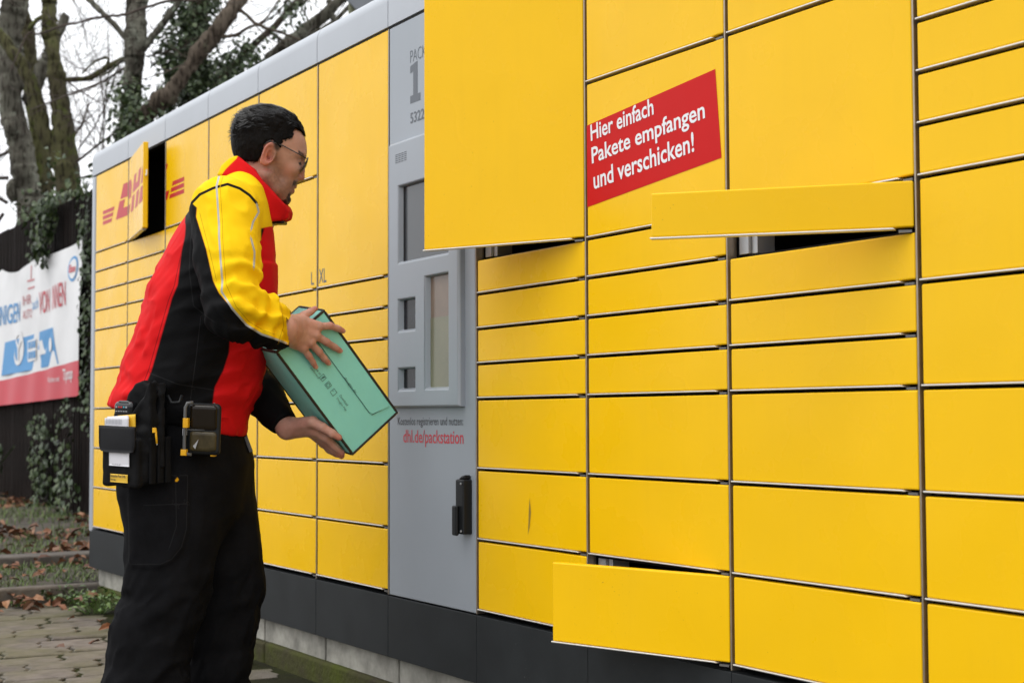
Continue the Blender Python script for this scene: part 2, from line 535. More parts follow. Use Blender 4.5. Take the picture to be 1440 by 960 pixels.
# size letters on the two tall doors
text_mesh('L', 'lettering', 2.455, ZB + 10.22 * UH, 0.022, 0.040, (0, 0, 0), PX, PZ, PN, MT['txtgrey'], doors[(4, 7)], 0.004)
text_mesh('XL', 'lettering', 2.516, ZB + 10.22 * UH, 0.056, 0.044, (0, 0, 0), PX, PZ, PN, MT['txtgrey'], doors[(5, 7)], 0.006)
# red sticker
so = doors[(8, 7)]
Z = lambda r: ZB + r
st = MB(); st.add([(4.0095, -0.0006, Z(0.958)), (4.4868, -0.0006, Z(0.998)), (4.4700, -0.0006, Z(1.179)), (4.0090, -0.0006, Z(1.143))], [(0, 1, 2, 3)])
st.build('sticker', MT['red'], so)
ca, sa = math.cos(math.radians(4.6)), math.sin(math.radians(4.6))
SX = (ca, 0, sa); SZ = (-sa * 0.85, 0, ca)
SO = (4.026, 0, Z(0.985))
for tx, x_, z_, w_, h_ in (('und verschicken!', 0.012, 0.008, 0.365, 0.042), ('Pakete empfangen', 0.009, 0.056, 0.408, 0.049), ('Hier einfach', 0.009, 0.119, 0.238, 0.038)):
    text_mesh(tx, 'sticker_lettering', x_, z_, w_, h_, SO, SX, SZ, PN, MT['txtwhite'], so, 0.016, 0.0014)
sc = MB(); sc.add([(3.756, -0.0005, Z(0.296)), (3.762, -0.0005, Z(0.262)), (3.755, -0.0005, Z(0.225)), (3.747, -0.0005, Z(0.207)), (3.750, -0.0005, Z(0.235)), (3.752, -0.0005, Z(0.265))], [(0, 5, 4, 3, 2, 1)])
sc.build('scuff_mark', MT['scuff'], doors[(7, 1)])
# hook on the inside edge of the opened logo door
hk = MB(); hk.box((0.452, 0.008, 0.205), (0.484, 0.013, 0.213)); hk.box((0.476, 0.008, 0.213), (0.484, 0.013, 0.228))
o = hk.build('latch_hook', MT['lip'], None, bevel=0.001); o.parent = doors[(1, 9)]

# ---- terminal column
tb = MB(); tb.box((3.0065, 0.0, ZB - 0.005), (3.4945, 0.026, ZB + 1.590))
term = tb.build('terminal_panel', MT['grey'], locker, bevel=0.003, seg=3)
BX = [3.044, 3.098, 3.203, 3.256, 3.390, 3.437]
BZ = [0.520, 0.5595, 0.6235, 0.721, 0.813, 0.865, 0.910, 1.128, 1.246]
holes = [(1, 4, 6, 7), (3, 4, 1, 5), (1, 2, 3, 4), (1, 2, 1, 2)]
YF = -0.020


def in_hole(i, k):
    return any(a <= i < b_ and c_ <= k < d_ for a, b_, c_, d_ in holes)


bz = MB()
for i in range(5):
    for k in range(8):
        if not in_hole(i, k):
            bz.add([(BX[i], YF, Z(BZ[k])), (BX[i + 1], YF, Z(BZ[k])), (BX[i + 1], YF, Z(BZ[k + 1])), (BX[i], YF, Z(BZ[k + 1]))], [(0, 1, 2, 3)])
ins, dep = 0.009, -0.002
for a, b_, c_, d_ in holes:
    x0, x1, z0, z1 = BX[a], BX[b_], Z(BZ[c_]), Z(BZ[d_])
    o4 = [(x0, YF, z0), (x1, YF, z0), (x1, YF, z1), (x0, YF, z1)]
    m4 = [(x0 + 0.003, YF + 0.004, z0 + 0.003), (x1 - 0.003, YF + 0.004, z0 + 0.003), (x1 - 0.003, YF + 0.004, z1 - 0.003), (x0 + 0.003, YF + 0.004, z1 - 0.003)]
    i4 = [(x0 + ins, dep, z0 + ins), (x1 - 0.004, dep, z0 + ins), (x1 - 0.004, dep, z1 - 0.004), (x0 + ins, dep, z1 - 0.004)]
    for A_, B_ in ((o4, m4), (m4, i4)):
        for q in range(4):
            r = (q + 1) % 4
            bz.add([A_[q], A_[r], B_[r], B_[q]], [(0, 1, 2, 3)])
xo, x9, zo, z9 = BX[0], BX[-1], Z(BZ[0]), Z(BZ[-1])
o4 = [(xo, YF, zo), (x9, YF, zo), (x9, YF, z9), (xo, YF, z9)]
e4 = [(xo - 0.006, YF + 0.006, zo - 0.006), (x9 + 0.006, YF + 0.006, zo - 0.006), (x9 + 0.006, YF + 0.006, z9 + 0.006), (xo - 0.006, YF + 0.006, z9 + 0.006)]
w4 = [(p[0], 0.001, p[2]) for p in e4]
for A_, B_ in ((o4, e4), (e4, w4)):
    for q in range(4):
        r = (q + 1) % 4
        bz.add([A_[r], A_[q], B_[q], B_[r]], [(0, 1, 2, 3)])
o = bz.build('bezel', MT['grey'], term)
bm = bmesh.new(); bm.from_mesh(o.data)
bmesh.ops.remove_doubles(bm, verts=bm.verts, dist=0.0002)
bmesh.ops.recalc_face_normals(bm, faces=bm.faces)
bmesh.ops.dissolve_limit(bm, angle_limit=0.02, verts=bm.verts, edges=bm.edges)
bm.to_mesh(o.data); bm.free()
bv = o.modifiers.new('bevel', 'BEVEL'); bv.width = 0.004; bv.segments = 2; bv.limit_method = 'ANGLE'; bv.angle_limit = 0.4
for p in o.data.polygons: p.use_smooth = True
o.modifiers.new('wn', 'WEIGHTED_NORMAL')
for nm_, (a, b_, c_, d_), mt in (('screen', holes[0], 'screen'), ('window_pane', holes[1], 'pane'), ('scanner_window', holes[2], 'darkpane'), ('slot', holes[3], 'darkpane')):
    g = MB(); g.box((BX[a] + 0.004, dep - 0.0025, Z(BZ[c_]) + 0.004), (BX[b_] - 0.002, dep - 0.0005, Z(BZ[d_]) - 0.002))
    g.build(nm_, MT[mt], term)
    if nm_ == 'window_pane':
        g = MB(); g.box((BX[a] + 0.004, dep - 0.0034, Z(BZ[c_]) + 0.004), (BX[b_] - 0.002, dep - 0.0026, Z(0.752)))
        g.build('painted_reflection', MT['pane2'], term)  # thin sheet carrying the painted lower half of the pane's reflection
    if nm_ == 'screen':
        g = MB()
        g.box((BX[a] + 0.008, dep - 0.004, Z(BZ[c_]) + 0.008), (BX[a] + 0.016, dep - 0.0028, Z(BZ[d_]) - 0.003))
        g.build('screen_edge', MT['black'], term)
sg = MB()
for r in range(5):
    for k in range(4):
        x_ = 3.084 + k * 0.018
        sg.box((x_, YF - 0.0006, Z(1.192 + r * 0.0055)), (x_ + 0.013, YF + 0.002, Z(1.1942 + r * 0.0055)))
o = sg.build('speaker_grille', MT['txtgrey'], term)
text_mesh('PACKSTATION', 'lettering', 3.136, Z(1.466), 0.25, 0.0335, (0, 0, 0), PX, PZ, PN, MT['txtgrey'], term, -0.012)
# heavy slab numeral one, with its neighbour behind the opened door
for dx in (0.0, 0.084):
    n1 = MB()
    pl = [(0, 0), (0.060, 0), (0.060, 0.021), (0.043, 0.021), (0.043, 0.112), (0.0, 0.104), (0.0, 0.084), (0.018, 0.087), (0.018, 0.021), (0, 0.021)]
    P_ = [(3.136 + dx + p[0], -0.0006, Z(1.352 + p[1])) for p in pl]
    n1.add(P_, [(0, 1, 2, 9), (9, 2, 3, 8), (8, 3, 4, 7), (7, 4, 5, 6)])
    n1.build('numeral', MT['txtgrey'], term)
text_mesh('53225 Bonn', 'lettering', 3.136, Z(1.296), 0.205, 0.030, (0, 0, 0), PX, PZ, PN, MT['txtgrey'], term, 0.016)
text_mesh('Kostenlos registrieren und nutzen:', 'lettering', 3.060, Z(0.460), 0.373, 0.028, (0, 0, 0), PX, PZ, PN, MT['txtdark'], term, 0.004)
text_mesh('dhl.de/packstation', 'lettering', 3.094, Z(0.408), 0.340, 0.046, (0, 0, 0), PX, PZ, PN, MT['txtred'], term, 0.008)
hd = MB()
hd.box((3.436, -0.026, Z(0.192)), (3.478, 0.001, Z(0.330)))
hd.box((3.434, -0.036, Z(0.188)), (3.458, -0.0262, Z(0.264)))
hd.prism([(0, 0), (0.034, 0), (0.034, 0.012), (0.016, 0.008)], PX, PZ, (3.440, -0.001, Z(0.3302)), (0, -0.020, 0))
hd.build('lever_handle', MT['black'], term, bevel=0.006, seg=3)
for zz_h in (0.200, 0.320):
    sw = MB(); sw.tube([(3.468, -0.0262, Z(zz_h)), (3.468, -0.0285, Z(zz_h))], 0.003, 10); sw.build('screw', MT['jamb'], term)
# ------------------------------------------------------------------ ground
def vnoise(P, scale, seed=0, octv=3):
    """smooth value noise in -1..1 for an (n,3) array"""
    P = np.asarray(P, float) / scale
    out = np.zeros(len(P)); amp = 1.0; tot = 0
    rs = np.random.RandomState(seed)
    for o in range(octv):
        tab = rs.rand(32, 32, 32) * 2 - 1
        q = P * (2 ** o) + 100 + o * 17.3
        i = np.floor(q).astype(int); f = q - i; f = f * f * (3 - 2 * f)
        acc = 0
        for dx in (0, 1):
            for dy in (0, 1):
                for dz in (0, 1):
                    w = (f[:, 0] if dx else 1 - f[:, 0]) * (f[:, 1] if dy else 1 - f[:, 1]) * (f[:, 2] if dz else 1 - f[:, 2])
                    acc = acc + w * tab[(i[:, 0] + dx) % 32, (i[:, 1] + dy) % 32, (i[:, 2] + dz) % 32]
        out += amp * acc; tot += amp; amp *= 0.5
    return out / tot


MT['earth'] = pmat('earth', (0.055, 0.045, 0.032), 0.95, var=0.4, vscale=5, bump=0.5, bscale=30)
MT['asphalt'] = pmat('asphalt', (0.085, 0.083, 0.08), 0.9, var=0.2, vscale=3, bump=0.3, bscale=60)
MT['joint'] = pmat('joint_moss', (0.014, 0.012, 0.008), 0.95, spec=0.1, col2=(0.026, 0.030, 0.008), vscale=5, bump=0.4, bscale=80)
g = MB(); g.add([(-300, -300, -0.05), (300, -300, -0.05), (300, 300, -0.05), (-300, 300, -0.05)], [(0, 1, 2, 3)])
tag(g.build('ground', MT['asphalt']), kind='structure')
pv = MB(); pv.add([(0.04, -6.5, -0.0035), (12, -6.5, -0.0035), (12, 0.02, -0.0035), (0.04, 0.02, -0.0035)], [(0, 1, 2, 3)])
pave = pv.build('pavement', MT['joint']); tag(pave, kind='structure')

# interlocking paving stones: long sides along Y, zigzag ends
m = pmat('paving_stone', (0.150, 0.132, 0.118), 0.95, spec=0.15, var=0.3, vscale=14, bump=0.35, bscale=120)
nt = m.node_tree; N_ = nt.nodes; L_ = nt.links
bs = N_['Principled BSDF']; src = bs.inputs['Base Color'].links[0].from_socket
oi = N_.new('ShaderNodeObjectInfo')
rv = N_.new('ShaderNodeMapRange'); rv.inputs['To Min'].default_value = 0.80; rv.inputs['To Max'].default_value = 1.18
L_.new(oi.outputs['Random'], rv.inputs['Value'])
sc_ = N_.new('ShaderNodeVectorMath'); sc_.operation = 'SCALE'
L_.new(src, sc_.inputs[0]); L_.new(rv.outputs[0], sc_.inputs['Scale'])
ge = N_.new('ShaderNodeNewGeometry')
mn = N_.new('ShaderNodeTexNoise'); mn.inputs['Scale'].default_value = 2.6; mn.inputs['Detail'].default_value = 6
L_.new(ge.outputs['Position'], mn.inputs['Vector'])
mr = N_.new('ShaderNodeMapRange'); mr.inputs['From Min'].default_value = 0.42; mr.inputs['From Max'].default_value = 0.62; mr.inputs['To Max'].default_value = 0.6
L_.new(mn.outputs[0], mr.inputs['Value'])
mm = N_.new('ShaderNodeMix'); mm.data_type = 'RGBA'
L_.new(mr.outputs[0], mm.inputs[0]); L_.new(sc_.outputs[0], mm.inputs[6]); mm.inputs[7].default_value = (0.115, 0.112, 0.055, 1)
L_.new(mm.outputs[2], bs.inputs['Base Color'])
MT['paver'] = m
PW, PL = 0.165, 0.235
edge = [(0.0, 0.0), (0.14, -0.005), (0.34, -0.10), (0.50, -0.075), (0.66, -0.05), (0.86, -0.145), (1.0, -0.15)]
ou = []
for t, d in edge: ou.append((t * PW - PW / 2, -PL / 2 + (d + 0.075) * PL))
for t, d in edge[::-1]: ou.append((t * PW - PW / 2, PL / 2 + (d + 0.075) * PL))
gap = 0.9
ou = [(p[0] * 0.950, p[1] * 0.952) for p in ou]
k_ = len(ou)
inn = [(p[0] * 0.94, p[1] * 0.95) for p in ou]
pvv = [(x, y, -0.05) for x, y in ou] + [(x, y, -0.004) for x, y in ou] + [(x, y, 0.0) for x, y in inn]
pff = [(i, (i + 1) % k_, k_ + (i + 1) % k_, k_ + i) for i in range(k_)] + [(k_ + i, k_ + (i + 1) % k_, 2 * k_ + (i + 1) % k_, 2 * k_ + i) for i in range(k_)] + [tuple(range(2 * k_, 3 * k_))]
pme = bpy.data.meshes.new('paving_stone'); pme.from_pydata(pvv, [], pff); pme.materials.append(MT['paver']); pme.update()
rest = MB()
cells = []
for i in range(0, 50):
    sh_ = rnd.uniform(-0.05, 0.05)
    x = 0.04 + PW / 2 + i * PW
    if x > 7.4: break
    for j in range(0, 26):
        y = -0.125 - PL * j - (PL / 2 if i % 2 else 0) + 0.06 + sh_
        if y > -0.11 or y < -5.0: continue
        cells.append((x, y))


def vis(x, y):
    d = np.array([x, y, 0]) - CAM; z = d @ CF
    if z < 1: return -1
    px = 720 + FOC * (d @ CR) / z; py = 480 - FOC * (d @ CU) / z
    return 1000 / z if (-90 < px < 640 and py < 1130) else -1


cells.sort(key=lambda c: -vis(*c))
nin = 0
for x, y in cells:
    v_ = vis(x, y)
    a = rnd.uniform(-0.018, 0.018); dz = rnd.uniform(-0.002, 0.005)
    if v_ > 0 and nin < 295:
        o = bpy.data.objects.new('paving_stone', pme); link(o)
        o.location = (x + rnd.uniform(-0.002, 0.002), y + rnd.uniform(-0.003, 0.003), dz)
        o.rotation_euler = (rnd.uniform(-0.02, 0.02), rnd.uniform(-0.02, 0.02), a)
        keep_parent(o, pave); nin += 1
    else:
        rest.add([(p[0] + x, p[1] + y, p[2] + dz) for p in pvv], pff)
o = rest.build('paving_stones', MT['paver'], pave); tag(o, kind='stuff')

# mossy edging in front of the base, kerb across the end of the paving, second edging behind it
for i in range(6):
    xa = 0.06 + i * 1.0; k = MB()
    k.box((xa + 0.004, 0.004, -0.06), (xa + 0.996, 0.09, 0.066 + rnd.uniform(-0.004, 0.003)))
    o = k.build('kerb_stone', MT['mosskerb'], None, bevel=0.010, seg=3)
    if i == 0: edging = empty('base_edging', (0, 0, 0), 'mossy stone edging along the foot of the parcel locker', 'edging')
    keep_parent(o, edging)
end_kerb = empty('end_kerb', (0, -0.5, 0), 'worn brown kerb across the end of the paving', 'kerb')
for i in range(4):
    k = MB(); ya = 0.20 - i * 1.0
    k.box((-0.035, ya - 0.994, -0.05), (0.042, ya, 0.076 + rnd.uniform(-0.003, 0.003)))
    keep_parent(k.build('kerb_stone', MT['kerb'], None, bevel=0.014, seg=3), end_kerb)
bed_kerb = empty('bed_edging', (-0.9, -0.5, 0), 'low weathered edging between the weed strip and the leaf litter', 'edging')
for i in range(4):
    k = MB(); ya = 0.95 - i * 1.2
    k.box((-1.03, ya - 1.19, 0.0), (-0.84, ya, 0.135 + rnd.uniform(-0.006, 0.006)))
    keep_parent(k.build('kerb_stone', MT['kerb'], None, bevel=0.012, seg=3), bed_kerb)


def ground_z(x, y):
    x = np.asarray(x, float); y = np.asarray(y, float)
    base = np.where(x > -0.9, 0.062 + 0.02 * np.clip((-x) / 0.9, 0, 1), 0.115 + 0.03 * np.clip((-x - 0.9) / 3, 0, 1))
    P = np.stack([x.ravel(), y.ravel(), 0 * x.ravel()], 1)
    return base + (0.022 * vnoise(P, 0.5, 3) + 0.01 * vnoise(P, 0.12, 4)).reshape(x.shape)


for nm_, xa, xb, nx_, ya, yb, ny_ in (('soil_strip', -0.84, -0.03, 40, -3.0, 1.0, 120), ('soil_bed', -16, -1.02, 260, -3.0, 2.2, 100)):
    xs = np.linspace(xa, xb, nx_); ys = np.linspace(ya, yb, ny_)
    X_, Y_ = np.meshgrid(xs, ys, indexing='ij')
    Z_ = ground_z(X_, Y_)
    vs = np.stack([X_.ravel(), Y_.ravel(), Z_.ravel()], 1)
    fs = [(i * ny_ + j, (i + 1) * ny_ + j, (i + 1) * ny_ + j + 1, i * ny_ + j + 1) for i in range(nx_ - 1) for j in range(ny_ - 1)]
    o = rawmesh(nm_, vs, fs, MT['earth'], smooth=True); tag(o, kind='structure')

# ---- fallen leaves, grass, weeds
def leafmat(name, cols, rough=0.6, trans=0.0):
    m = bpy.data.materials.new(name); m.use_nodes = True
    nt = m.node_tree; b = nt.nodes['Principled BSDF']; b.inputs['Roughness'].default_value = rough
    g_ = nt.nodes.new('ShaderNodeNewGeometry'); r_ = nt.nodes.new('ShaderNodeValToRGB')
    nt.links.new(g_.outputs['Random Per Island'], r_.inputs[0])
    el = r_.color_ramp.elements
    el[0].color = (*cols[0], 1); el[1].color = (*cols[-1], 1)
    for i, c in enumerate(cols[1:-1]):
        e = el.new((i + 1) / (len(cols) - 1)); e.color = (*c, 1)
    nt.links.new(r_.outputs[0], b.inputs['Base Color'])
    return m


MT['litter'] = leafmat('fallen_leaf', [(0.10, 0.035, 0.018), (0.20, 0.075, 0.03), (0.13, 0.06, 0.03), (0.27, 0.13, 0.06), (0.07, 0.03, 0.02), (0.23, 0.09, 0.03)], 0.7)
MT['grassblade'] = leafmat('grass_blade', [(0.06, 0.11, 0.020), (0.11, 0.165, 0.035), (0.08, 0.13, 0.028), (0.15, 0.17, 0.05)], 0.6)
MT['ivyleaf'] = leafmat('ivy_leaf', [(0.016, 0.034, 0.009), (0.040, 0.068, 0.018), (0.026, 0.046, 0.012), (0.070, 0.10, 0.030), (0.022, 0.04, 0.011)], 0.45)
MT['weedleaf'] = leafmat('weed_leaf', [(0.03, 0.06, 0.015), (0.06, 0.10, 0.025), (0.045, 0.08, 0.02), (0.09, 0.13, 0.04)], 0.5)


def leaf_geo(b, p, d, up, L, W, fold=0.25, curl=0.15):
    """a pointed leaf: base p, direction d, approx normal up"""
    d = d / (np.linalg.norm(d) + 1e-9); s = np.cross(d, up); s /= (np.linalg.norm(s) + 1e-9); n = np.cross(s, d)
    q = [p, p + d * L * 0.35 + s * W * 0.5 + n * fold * W, p + d * L * 0.75 + s * W * 0.36 + n * (fold * W * 0.7 - curl * L * 0.4),
         p + d * L - n * curl * L, p + d * L * 0.75 - s * W * 0.36 + n * (fold * W * 0.7 - curl * L * 0.4), p + d * L * 0.35 - s * W * 0.5 + n * fold * W,
         p + d * L * 0.5 - n * curl * L * 0.15]
    b.add(q, [(0, 1, 6), (1, 2, 6), (2, 3, 6), (3, 4, 6), (4, 5, 6), (5, 0, 6)])


MT['weedbright'] = leafmat('weed_leaf_bright', [(0.05, 0.10, 0.018), (0.10, 0.17, 0.035), (0.07, 0.13, 0.025), (0.15, 0.21, 0.06)], 0.5)
rs = np.random.RandomState(5)


def rdir(rs, flat=1.0):
    a = rs.rand() * 6.283; z = (rs.rand() * 2 - 1) * flat
    return np.array([math.cos(a), math.sin(a), z])


lb = MB()
pts = np.stack([-1.05 - 9.5 * rs.rand(6500) ** 1.3, -1.6 + 2.9 * rs.rand(6500)], 1)
den = vnoise(np.c_[pts, 0 * pts[:, 0]], 0.55, 21, 2)
for (x, y), dn in zip(pts, den):
    if y > 0.96 or dn < -0.08 + rs.randn() * 0.12: continue
    z = float(ground_z([x], [y])[0]) + 0.008 + 0.03 * rs.rand()
    leaf_geo(lb, np.array([x, y, z]), rdir(rs, 0.35), np.array([rs.randn() * 0.35, rs.randn() * 0.35, 1]), 0.035 + 0.05 * rs.rand(), 0.03 + 0.03 * rs.rand(), 0.4 * rs.rand(), rs.rand() * 0.7 - 0.1)
for _ in range(240):
    x, y = -0.80 + 0.76 * rs.rand(), -1.4 + 2.2 * rs.rand()
    leaf_geo(lb, np.array([x, y, float(ground_z([x], [y])[0]) + 0.03 + 0.02 * rs.rand()]), rdir(rs, 0.4), np.array([rs.randn() * 0.4, rs.randn() * 0.4, 1]), 0.035 + 0.03 * rs.rand(), 0.03, 0.2, 0.3)
for _ in range(60):
    x = 0.05 + abs(rs.randn()) * 0.12 if rs.rand() < 0.6 else 0.1 + 3.0 * rs.rand(); y = -1.6 + 1.52 * rs.rand()
    leaf_geo(lb, np.array([x, y, 0.010 + 0.01 * rs.rand()]), rdir(rs, 0.2), np.array([rs.randn() * 0.3, rs.randn() * 0.3, 1]), 0.03 + 0.045 * rs.rand(), 0.03, 0.2, 0.3)
for cx_, cy_, n_, sp in ((0.15, -0.28, 26, 0.06), (2.15, -0.20, 3, 0.05)):
    for _ in range(n_):
        leaf_geo(lb, np.array([cx_ + rs.randn() * sp, cy_ + rs.randn() * sp, 0.012 + 0.04 * rs.rand()]), rdir(rs, 0.5), np.array([rs.randn() * 0.5, rs.randn() * 0.5, 1]), 0.05 + 0.03 * rs.rand(), 0.035, 0.2, 0.3)
o = lb.build('fallen_leaves', MT['litter']); tag(o, 'dry brown leaves lying on the soil below the dark fence', 'leaves', kind='stuff')

gb = MB()


def blade(b, p, h, lean, w):
    a = rs.rand() * 6.283; d = np.array([math.cos(a), math.sin(a), 0]); s = np.array([-d[1], d[0], 0]) * w
    q1 = p + d * lean * h * 0.35 + np.array([0, 0, h * 0.6]); q2 = p + d * lean * h + np.array([0, 0, h])
    b.add([p - s, p + s, q1 + s * 0.7, q1 - s * 0.7, q2], [(0, 1, 2, 3), (3, 2, 4)])


P_ = np.stack([-1.05 - 9.0 * rs.rand(26000) ** 1.2, -1.6 + 2.55 * rs.rand(26000)], 1)
dn = vnoise(np.c_[P_, 0 * P_[:, 0]], 0.6, 33, 2)
zz = ground_z(P_[:, 0], P_[:, 1])
for (x, y), d_, z in zip(P_, dn, zz):
    if d_ < -0.12 + 0.15 * rs.randn(): continue
    blade(gb, np.array([x, y, z - 0.005]), 0.015 + 0.05 * rs.rand() ** 2, 1.2 * rs.rand(), 0.003)
P_ = np.stack([-0.82 + 0.78 * rs.rand(5000), -1.5 + 2.3 * rs.rand(5000)], 1)
zz = ground_z(P_[:, 0], P_[:, 1])
for (x, y), z in zip(P_, zz):
    blade(gb, np.array([x, y, z - 0.005]), 0.01 + 0.035 * rs.rand() ** 2, 1.2 * rs.rand(), 0.003)
o = gb.build('grass', MT['grassblade']); tag(o, 'sparse short grass growing between the brown leaves', 'grass', kind='stuff')


def weed(cx_, cy_, z0, n_, rad, hgt, ls, label, kindmat='weedleaf'):
    b = MB()
    for _ in range(n_):
        a = rs.rand() * 6.283; r = rad * math.sqrt(rs.rand())
        h = hgt * (0.25 + 0.75 * rs.rand()) * (1 - 0.5 * r / rad)
        p0 = np.array([cx_ + 0.4 * r * math.cos(a), cy_ + 0.4 * r * math.sin(a), z0]); p1 = np.array([cx_ + r * math.cos(a), cy_ + r * math.sin(a), z0 + h])
        if rs.rand() < 0.3: b.tube([p0, (p0 + p1) / 2 + np.array([0, 0, h * 0.1]), p1], [0.0018, 0.0015, 0.001], 3)
        leaf_geo(b, p1, rdir(rs, 0.5), np.array([rs.randn() * 0.4, rs.randn() * 0.4, 1]), ls * (0.6 + 0.8 * rs.rand()), ls * 0.55, 0.2, 0.3)
    o = b.build('weed', MT[kindmat], origin=(cx_, cy_, z0)); tag(o, label, 'weed')


weed(0.09, -0.14, 0.0, 90, 0.11, 0.10, 0.028, 'low leafy weed against the kerb beside the locker base')
weed(0.50, -0.12, 0.0, 130, 0.12, 0.13, 0.030, 'bright green weed at the foot of the locker end', 'weedbright')
weed(0.09, -0.34, 0.0, 50, 0.05, 0.04, 0.02, 'flat yellow green weed at the bottom of the kerb', 'weedbright')
# ------------------------------------------------------------------ dark board fence behind the locker
FY = 1.0
MT['board'] = pmat('dark_board', (0.012, 0.0095, 0.0085), 0.8, spec=0.1, var=0.5, vscale=5, bump=0.3, bscale=30, stretch=(6, 6, 0.6), col2=(0.030, 0.022, 0.019))
fence = empty('board_fence', (-5, FY, 0.1), 'dark brown board fence behind the locker end', 'fence')
BW = 0.118
bb = MB()
for k in range(4):
    xa = k * BW / 4 + 0.0015; xb = (k + 1) * BW / 4 - 0.0015
    bb.box((xa, 0.0 if k % 2 else 0.010, 0.0), (xb, 0.026, 2.36))
proto = bb.build('board', MT['board'], None)
proto.location = (6.0, FY, 0.06); keep_parent(proto, fence)
x = 6.0 - BW - 0.004
while x > -13.5:
    o = proto.copy(); COL.objects.link(o)
    o.location = (x, FY + rnd.uniform(-0.004, 0.004), 0.06 + rnd.uniform(-0.006, 0.006)); o.rotation_euler = (0, rnd.uniform(-0.002, 0.002), 0)
    x -= BW + 0.004
for zr in (0.5, 1.9):
    r = MB(); r.box((-13.5, FY + 0.031, zr), (6.1, FY + 0.075, zr + 0.09)); r.build('rail', MT['board'], fence)
x = 5.9
while x > -13.5:
    r = MB(); r.box((x - 0.045, FY + 0.077, 0.0), (x + 0.045, FY + 0.165, 2.30)); r.build('post', MT['board'], fence); x -= 2.4

# ---- the car wash banner, hung on the fence
MT['bannerwhite'] = pmat('banner_white', (0.72, 0.72, 0.72), 0.45, var=0.06, vscale=3, bump=0.05, bscale=8)
MT['bannerred'] = pmat('banner_red', (0.55, 0.03, 0.05), 0.45, var=0.06, vscale=3)
MT['bannerblue'] = pmat('banner_blue', (0.03, 0.25, 0.55), 0.45)
MT['bannerfade'] = pmat('banner_pale_red', (0.55, 0.20, 0.21), 0.5)
BY = FY - 0.035
X0, X1 = -7.7, -3.80


def btop(x):
    # slack top edge hung between eyelets
    t = (x - X0) / (X1 - X0)
    u = (t * 3) % 1.0
    return 2.085 - 0.07 * 4 * u * (1 - u) * (0.6 if x > -5.1 else 1.0)


def bbot(x): return 0.90 + 0.07 * (x - X0) / (X1 - X0)


def bsurf(x, z):
    t = (x - X0) / (X1 - X0)
    w = 0.012 * math.sin(9 * t + 2 * z) + 0.010 * math.sin(23 * t + 5 * (z - 1) ** 2) * max(0, z - 1.4) + 0.006 * math.sin(41 * t - 3 * z)
    return (x, BY + w - 0.012, z)


banner = empty('advertising_banner', (-5.6, BY, 0.9), 'white and red car wash banner sagging on the dark fence', 'banner')
NX, NZ = 150, 44
vs, fs, mi = [], [], []
ZW = lambda x: 1.085 + 0.135 * (x - X0) / (X1 - X0)
for i in range(NX + 1):
    x = X0 + (X1 - X0) * i / NX
    for k in range(NZ + 1):
        if k <= 12: z = bbot(x) + (ZW(x) - bbot(x)) * k / 12
        else: z = ZW(x) + (btop(x) - ZW(x)) * (k - 12) / (NZ - 12)
        vs.append(bsurf(x, z))
for i in range(NX):
    for k in range(NZ):
        a = i * (NZ + 1) + k
        fs.append((a, a + NZ + 1, a + NZ + 2, a + 1)); mi.append(1 if k < 12 else 0)
rawmesh('banner_sheet', vs, fs, [MT['bannerwhite'], MT['bannerred']], banner, True, mi)


def on_banner(o):
    for v in o.data.vertices:
        x, _, z = v.co
        p = bsurf(x, z); v.co = (p[0], p[1] - 0.004 - (0.002 if o.name.startswith('print_') else 0), p[2])


def bpoly(name, polys, mat, lift=0.0):
    vs, fs = [], []
    for p in polys:
        n0 = len(vs); vs += [(x, 0, z) for x, z in p]; fs.append(tuple(range(n0, n0 + len(p))))
    o = rawmesh(name, vs, fs, mat, None)
    bm = bmesh.new(); bm.from_mesh(o.data)
    bmesh.ops.triangulate(bm, faces=bm.faces)
    for it in range(2):
        bmesh.ops.subdivide_edges(bm, edges=[e for e in bm.edges if e.calc_length() > 0.12], cuts=1)
        bmesh.ops.triangulate(bm, faces=bm.faces)
    bm.to_mesh(o.data); bm.free()
    for v in o.data.vertices:
        p = bsurf(v.co[0], v.co[2]); v.co = (p[0], p[1] - 0.003 - lift, p[2])
    keep_parent(o, banner)
    return o


def btext(body, x, z, w, h, mat, bold=0.0, lift=0.0, rot=0.0):
    o = text_mesh(body, 'banner_lettering', 0, 0, w, h, (x, 0, z), (math.cos(rot), 0, math.sin(rot)), (-math.sin(rot) * 0.2, 0, math.cos(rot)), (0, -1, 0), mat, None, bold)
    for v in o.data.vertices:
        p = bsurf(v.co[0], v.co[2]); v.co = (p[0], p[1] - 0.004 - lift, p[2])
    keep_parent(o, banner)


def circ(cx_, cz_, rx, rz, n=28, a0=0):
    return [(cx_ + rx * math.cos(a0 + 2 * math.pi * k / n), cz_ + rz * math.sin(a0 + 2 * math.pi * k / n)) for k in range(n)]


btext('WIR REINIGEN', -7.10, 1.60, 1.43, 0.165, MT['bannerblue'], 0.012)
btext('IHR', -5.55, 1.72, 0.28, 0.075, MT['bannerfade'])
btext('AUTO', -5.56, 1.61, 0.30, 0.07, MT['bannerfade'])
btext('auch', -5.23, 1.665, 0.25, 0.085, MT['bannerblue'])
btext('VON', -4.95, 1.61, 0.29, 0.175, MT['bannerred'], 0.006, 0, 0.02)
btext('INNEN', -4.56, 1.625, 0.39, 0.175, MT['bannerred'], 0.006, 0, 0.02)
# small line drawing near the top: a pennant over a box
bpoly('banner_drawing', [[(-5.29, 1.91), (-5.265, 1.91), (-5.265, 2.02), (-5.29, 2.02)], [(-5.38, 1.895), (-5.17, 1.895), (-5.17, 1.91), (-5.38, 1.91)], [(-5.37, 1.835), (-5.15, 1.835), (-5.15, 1.85), (-5.37, 1.85)]], MT['bannerfade'])
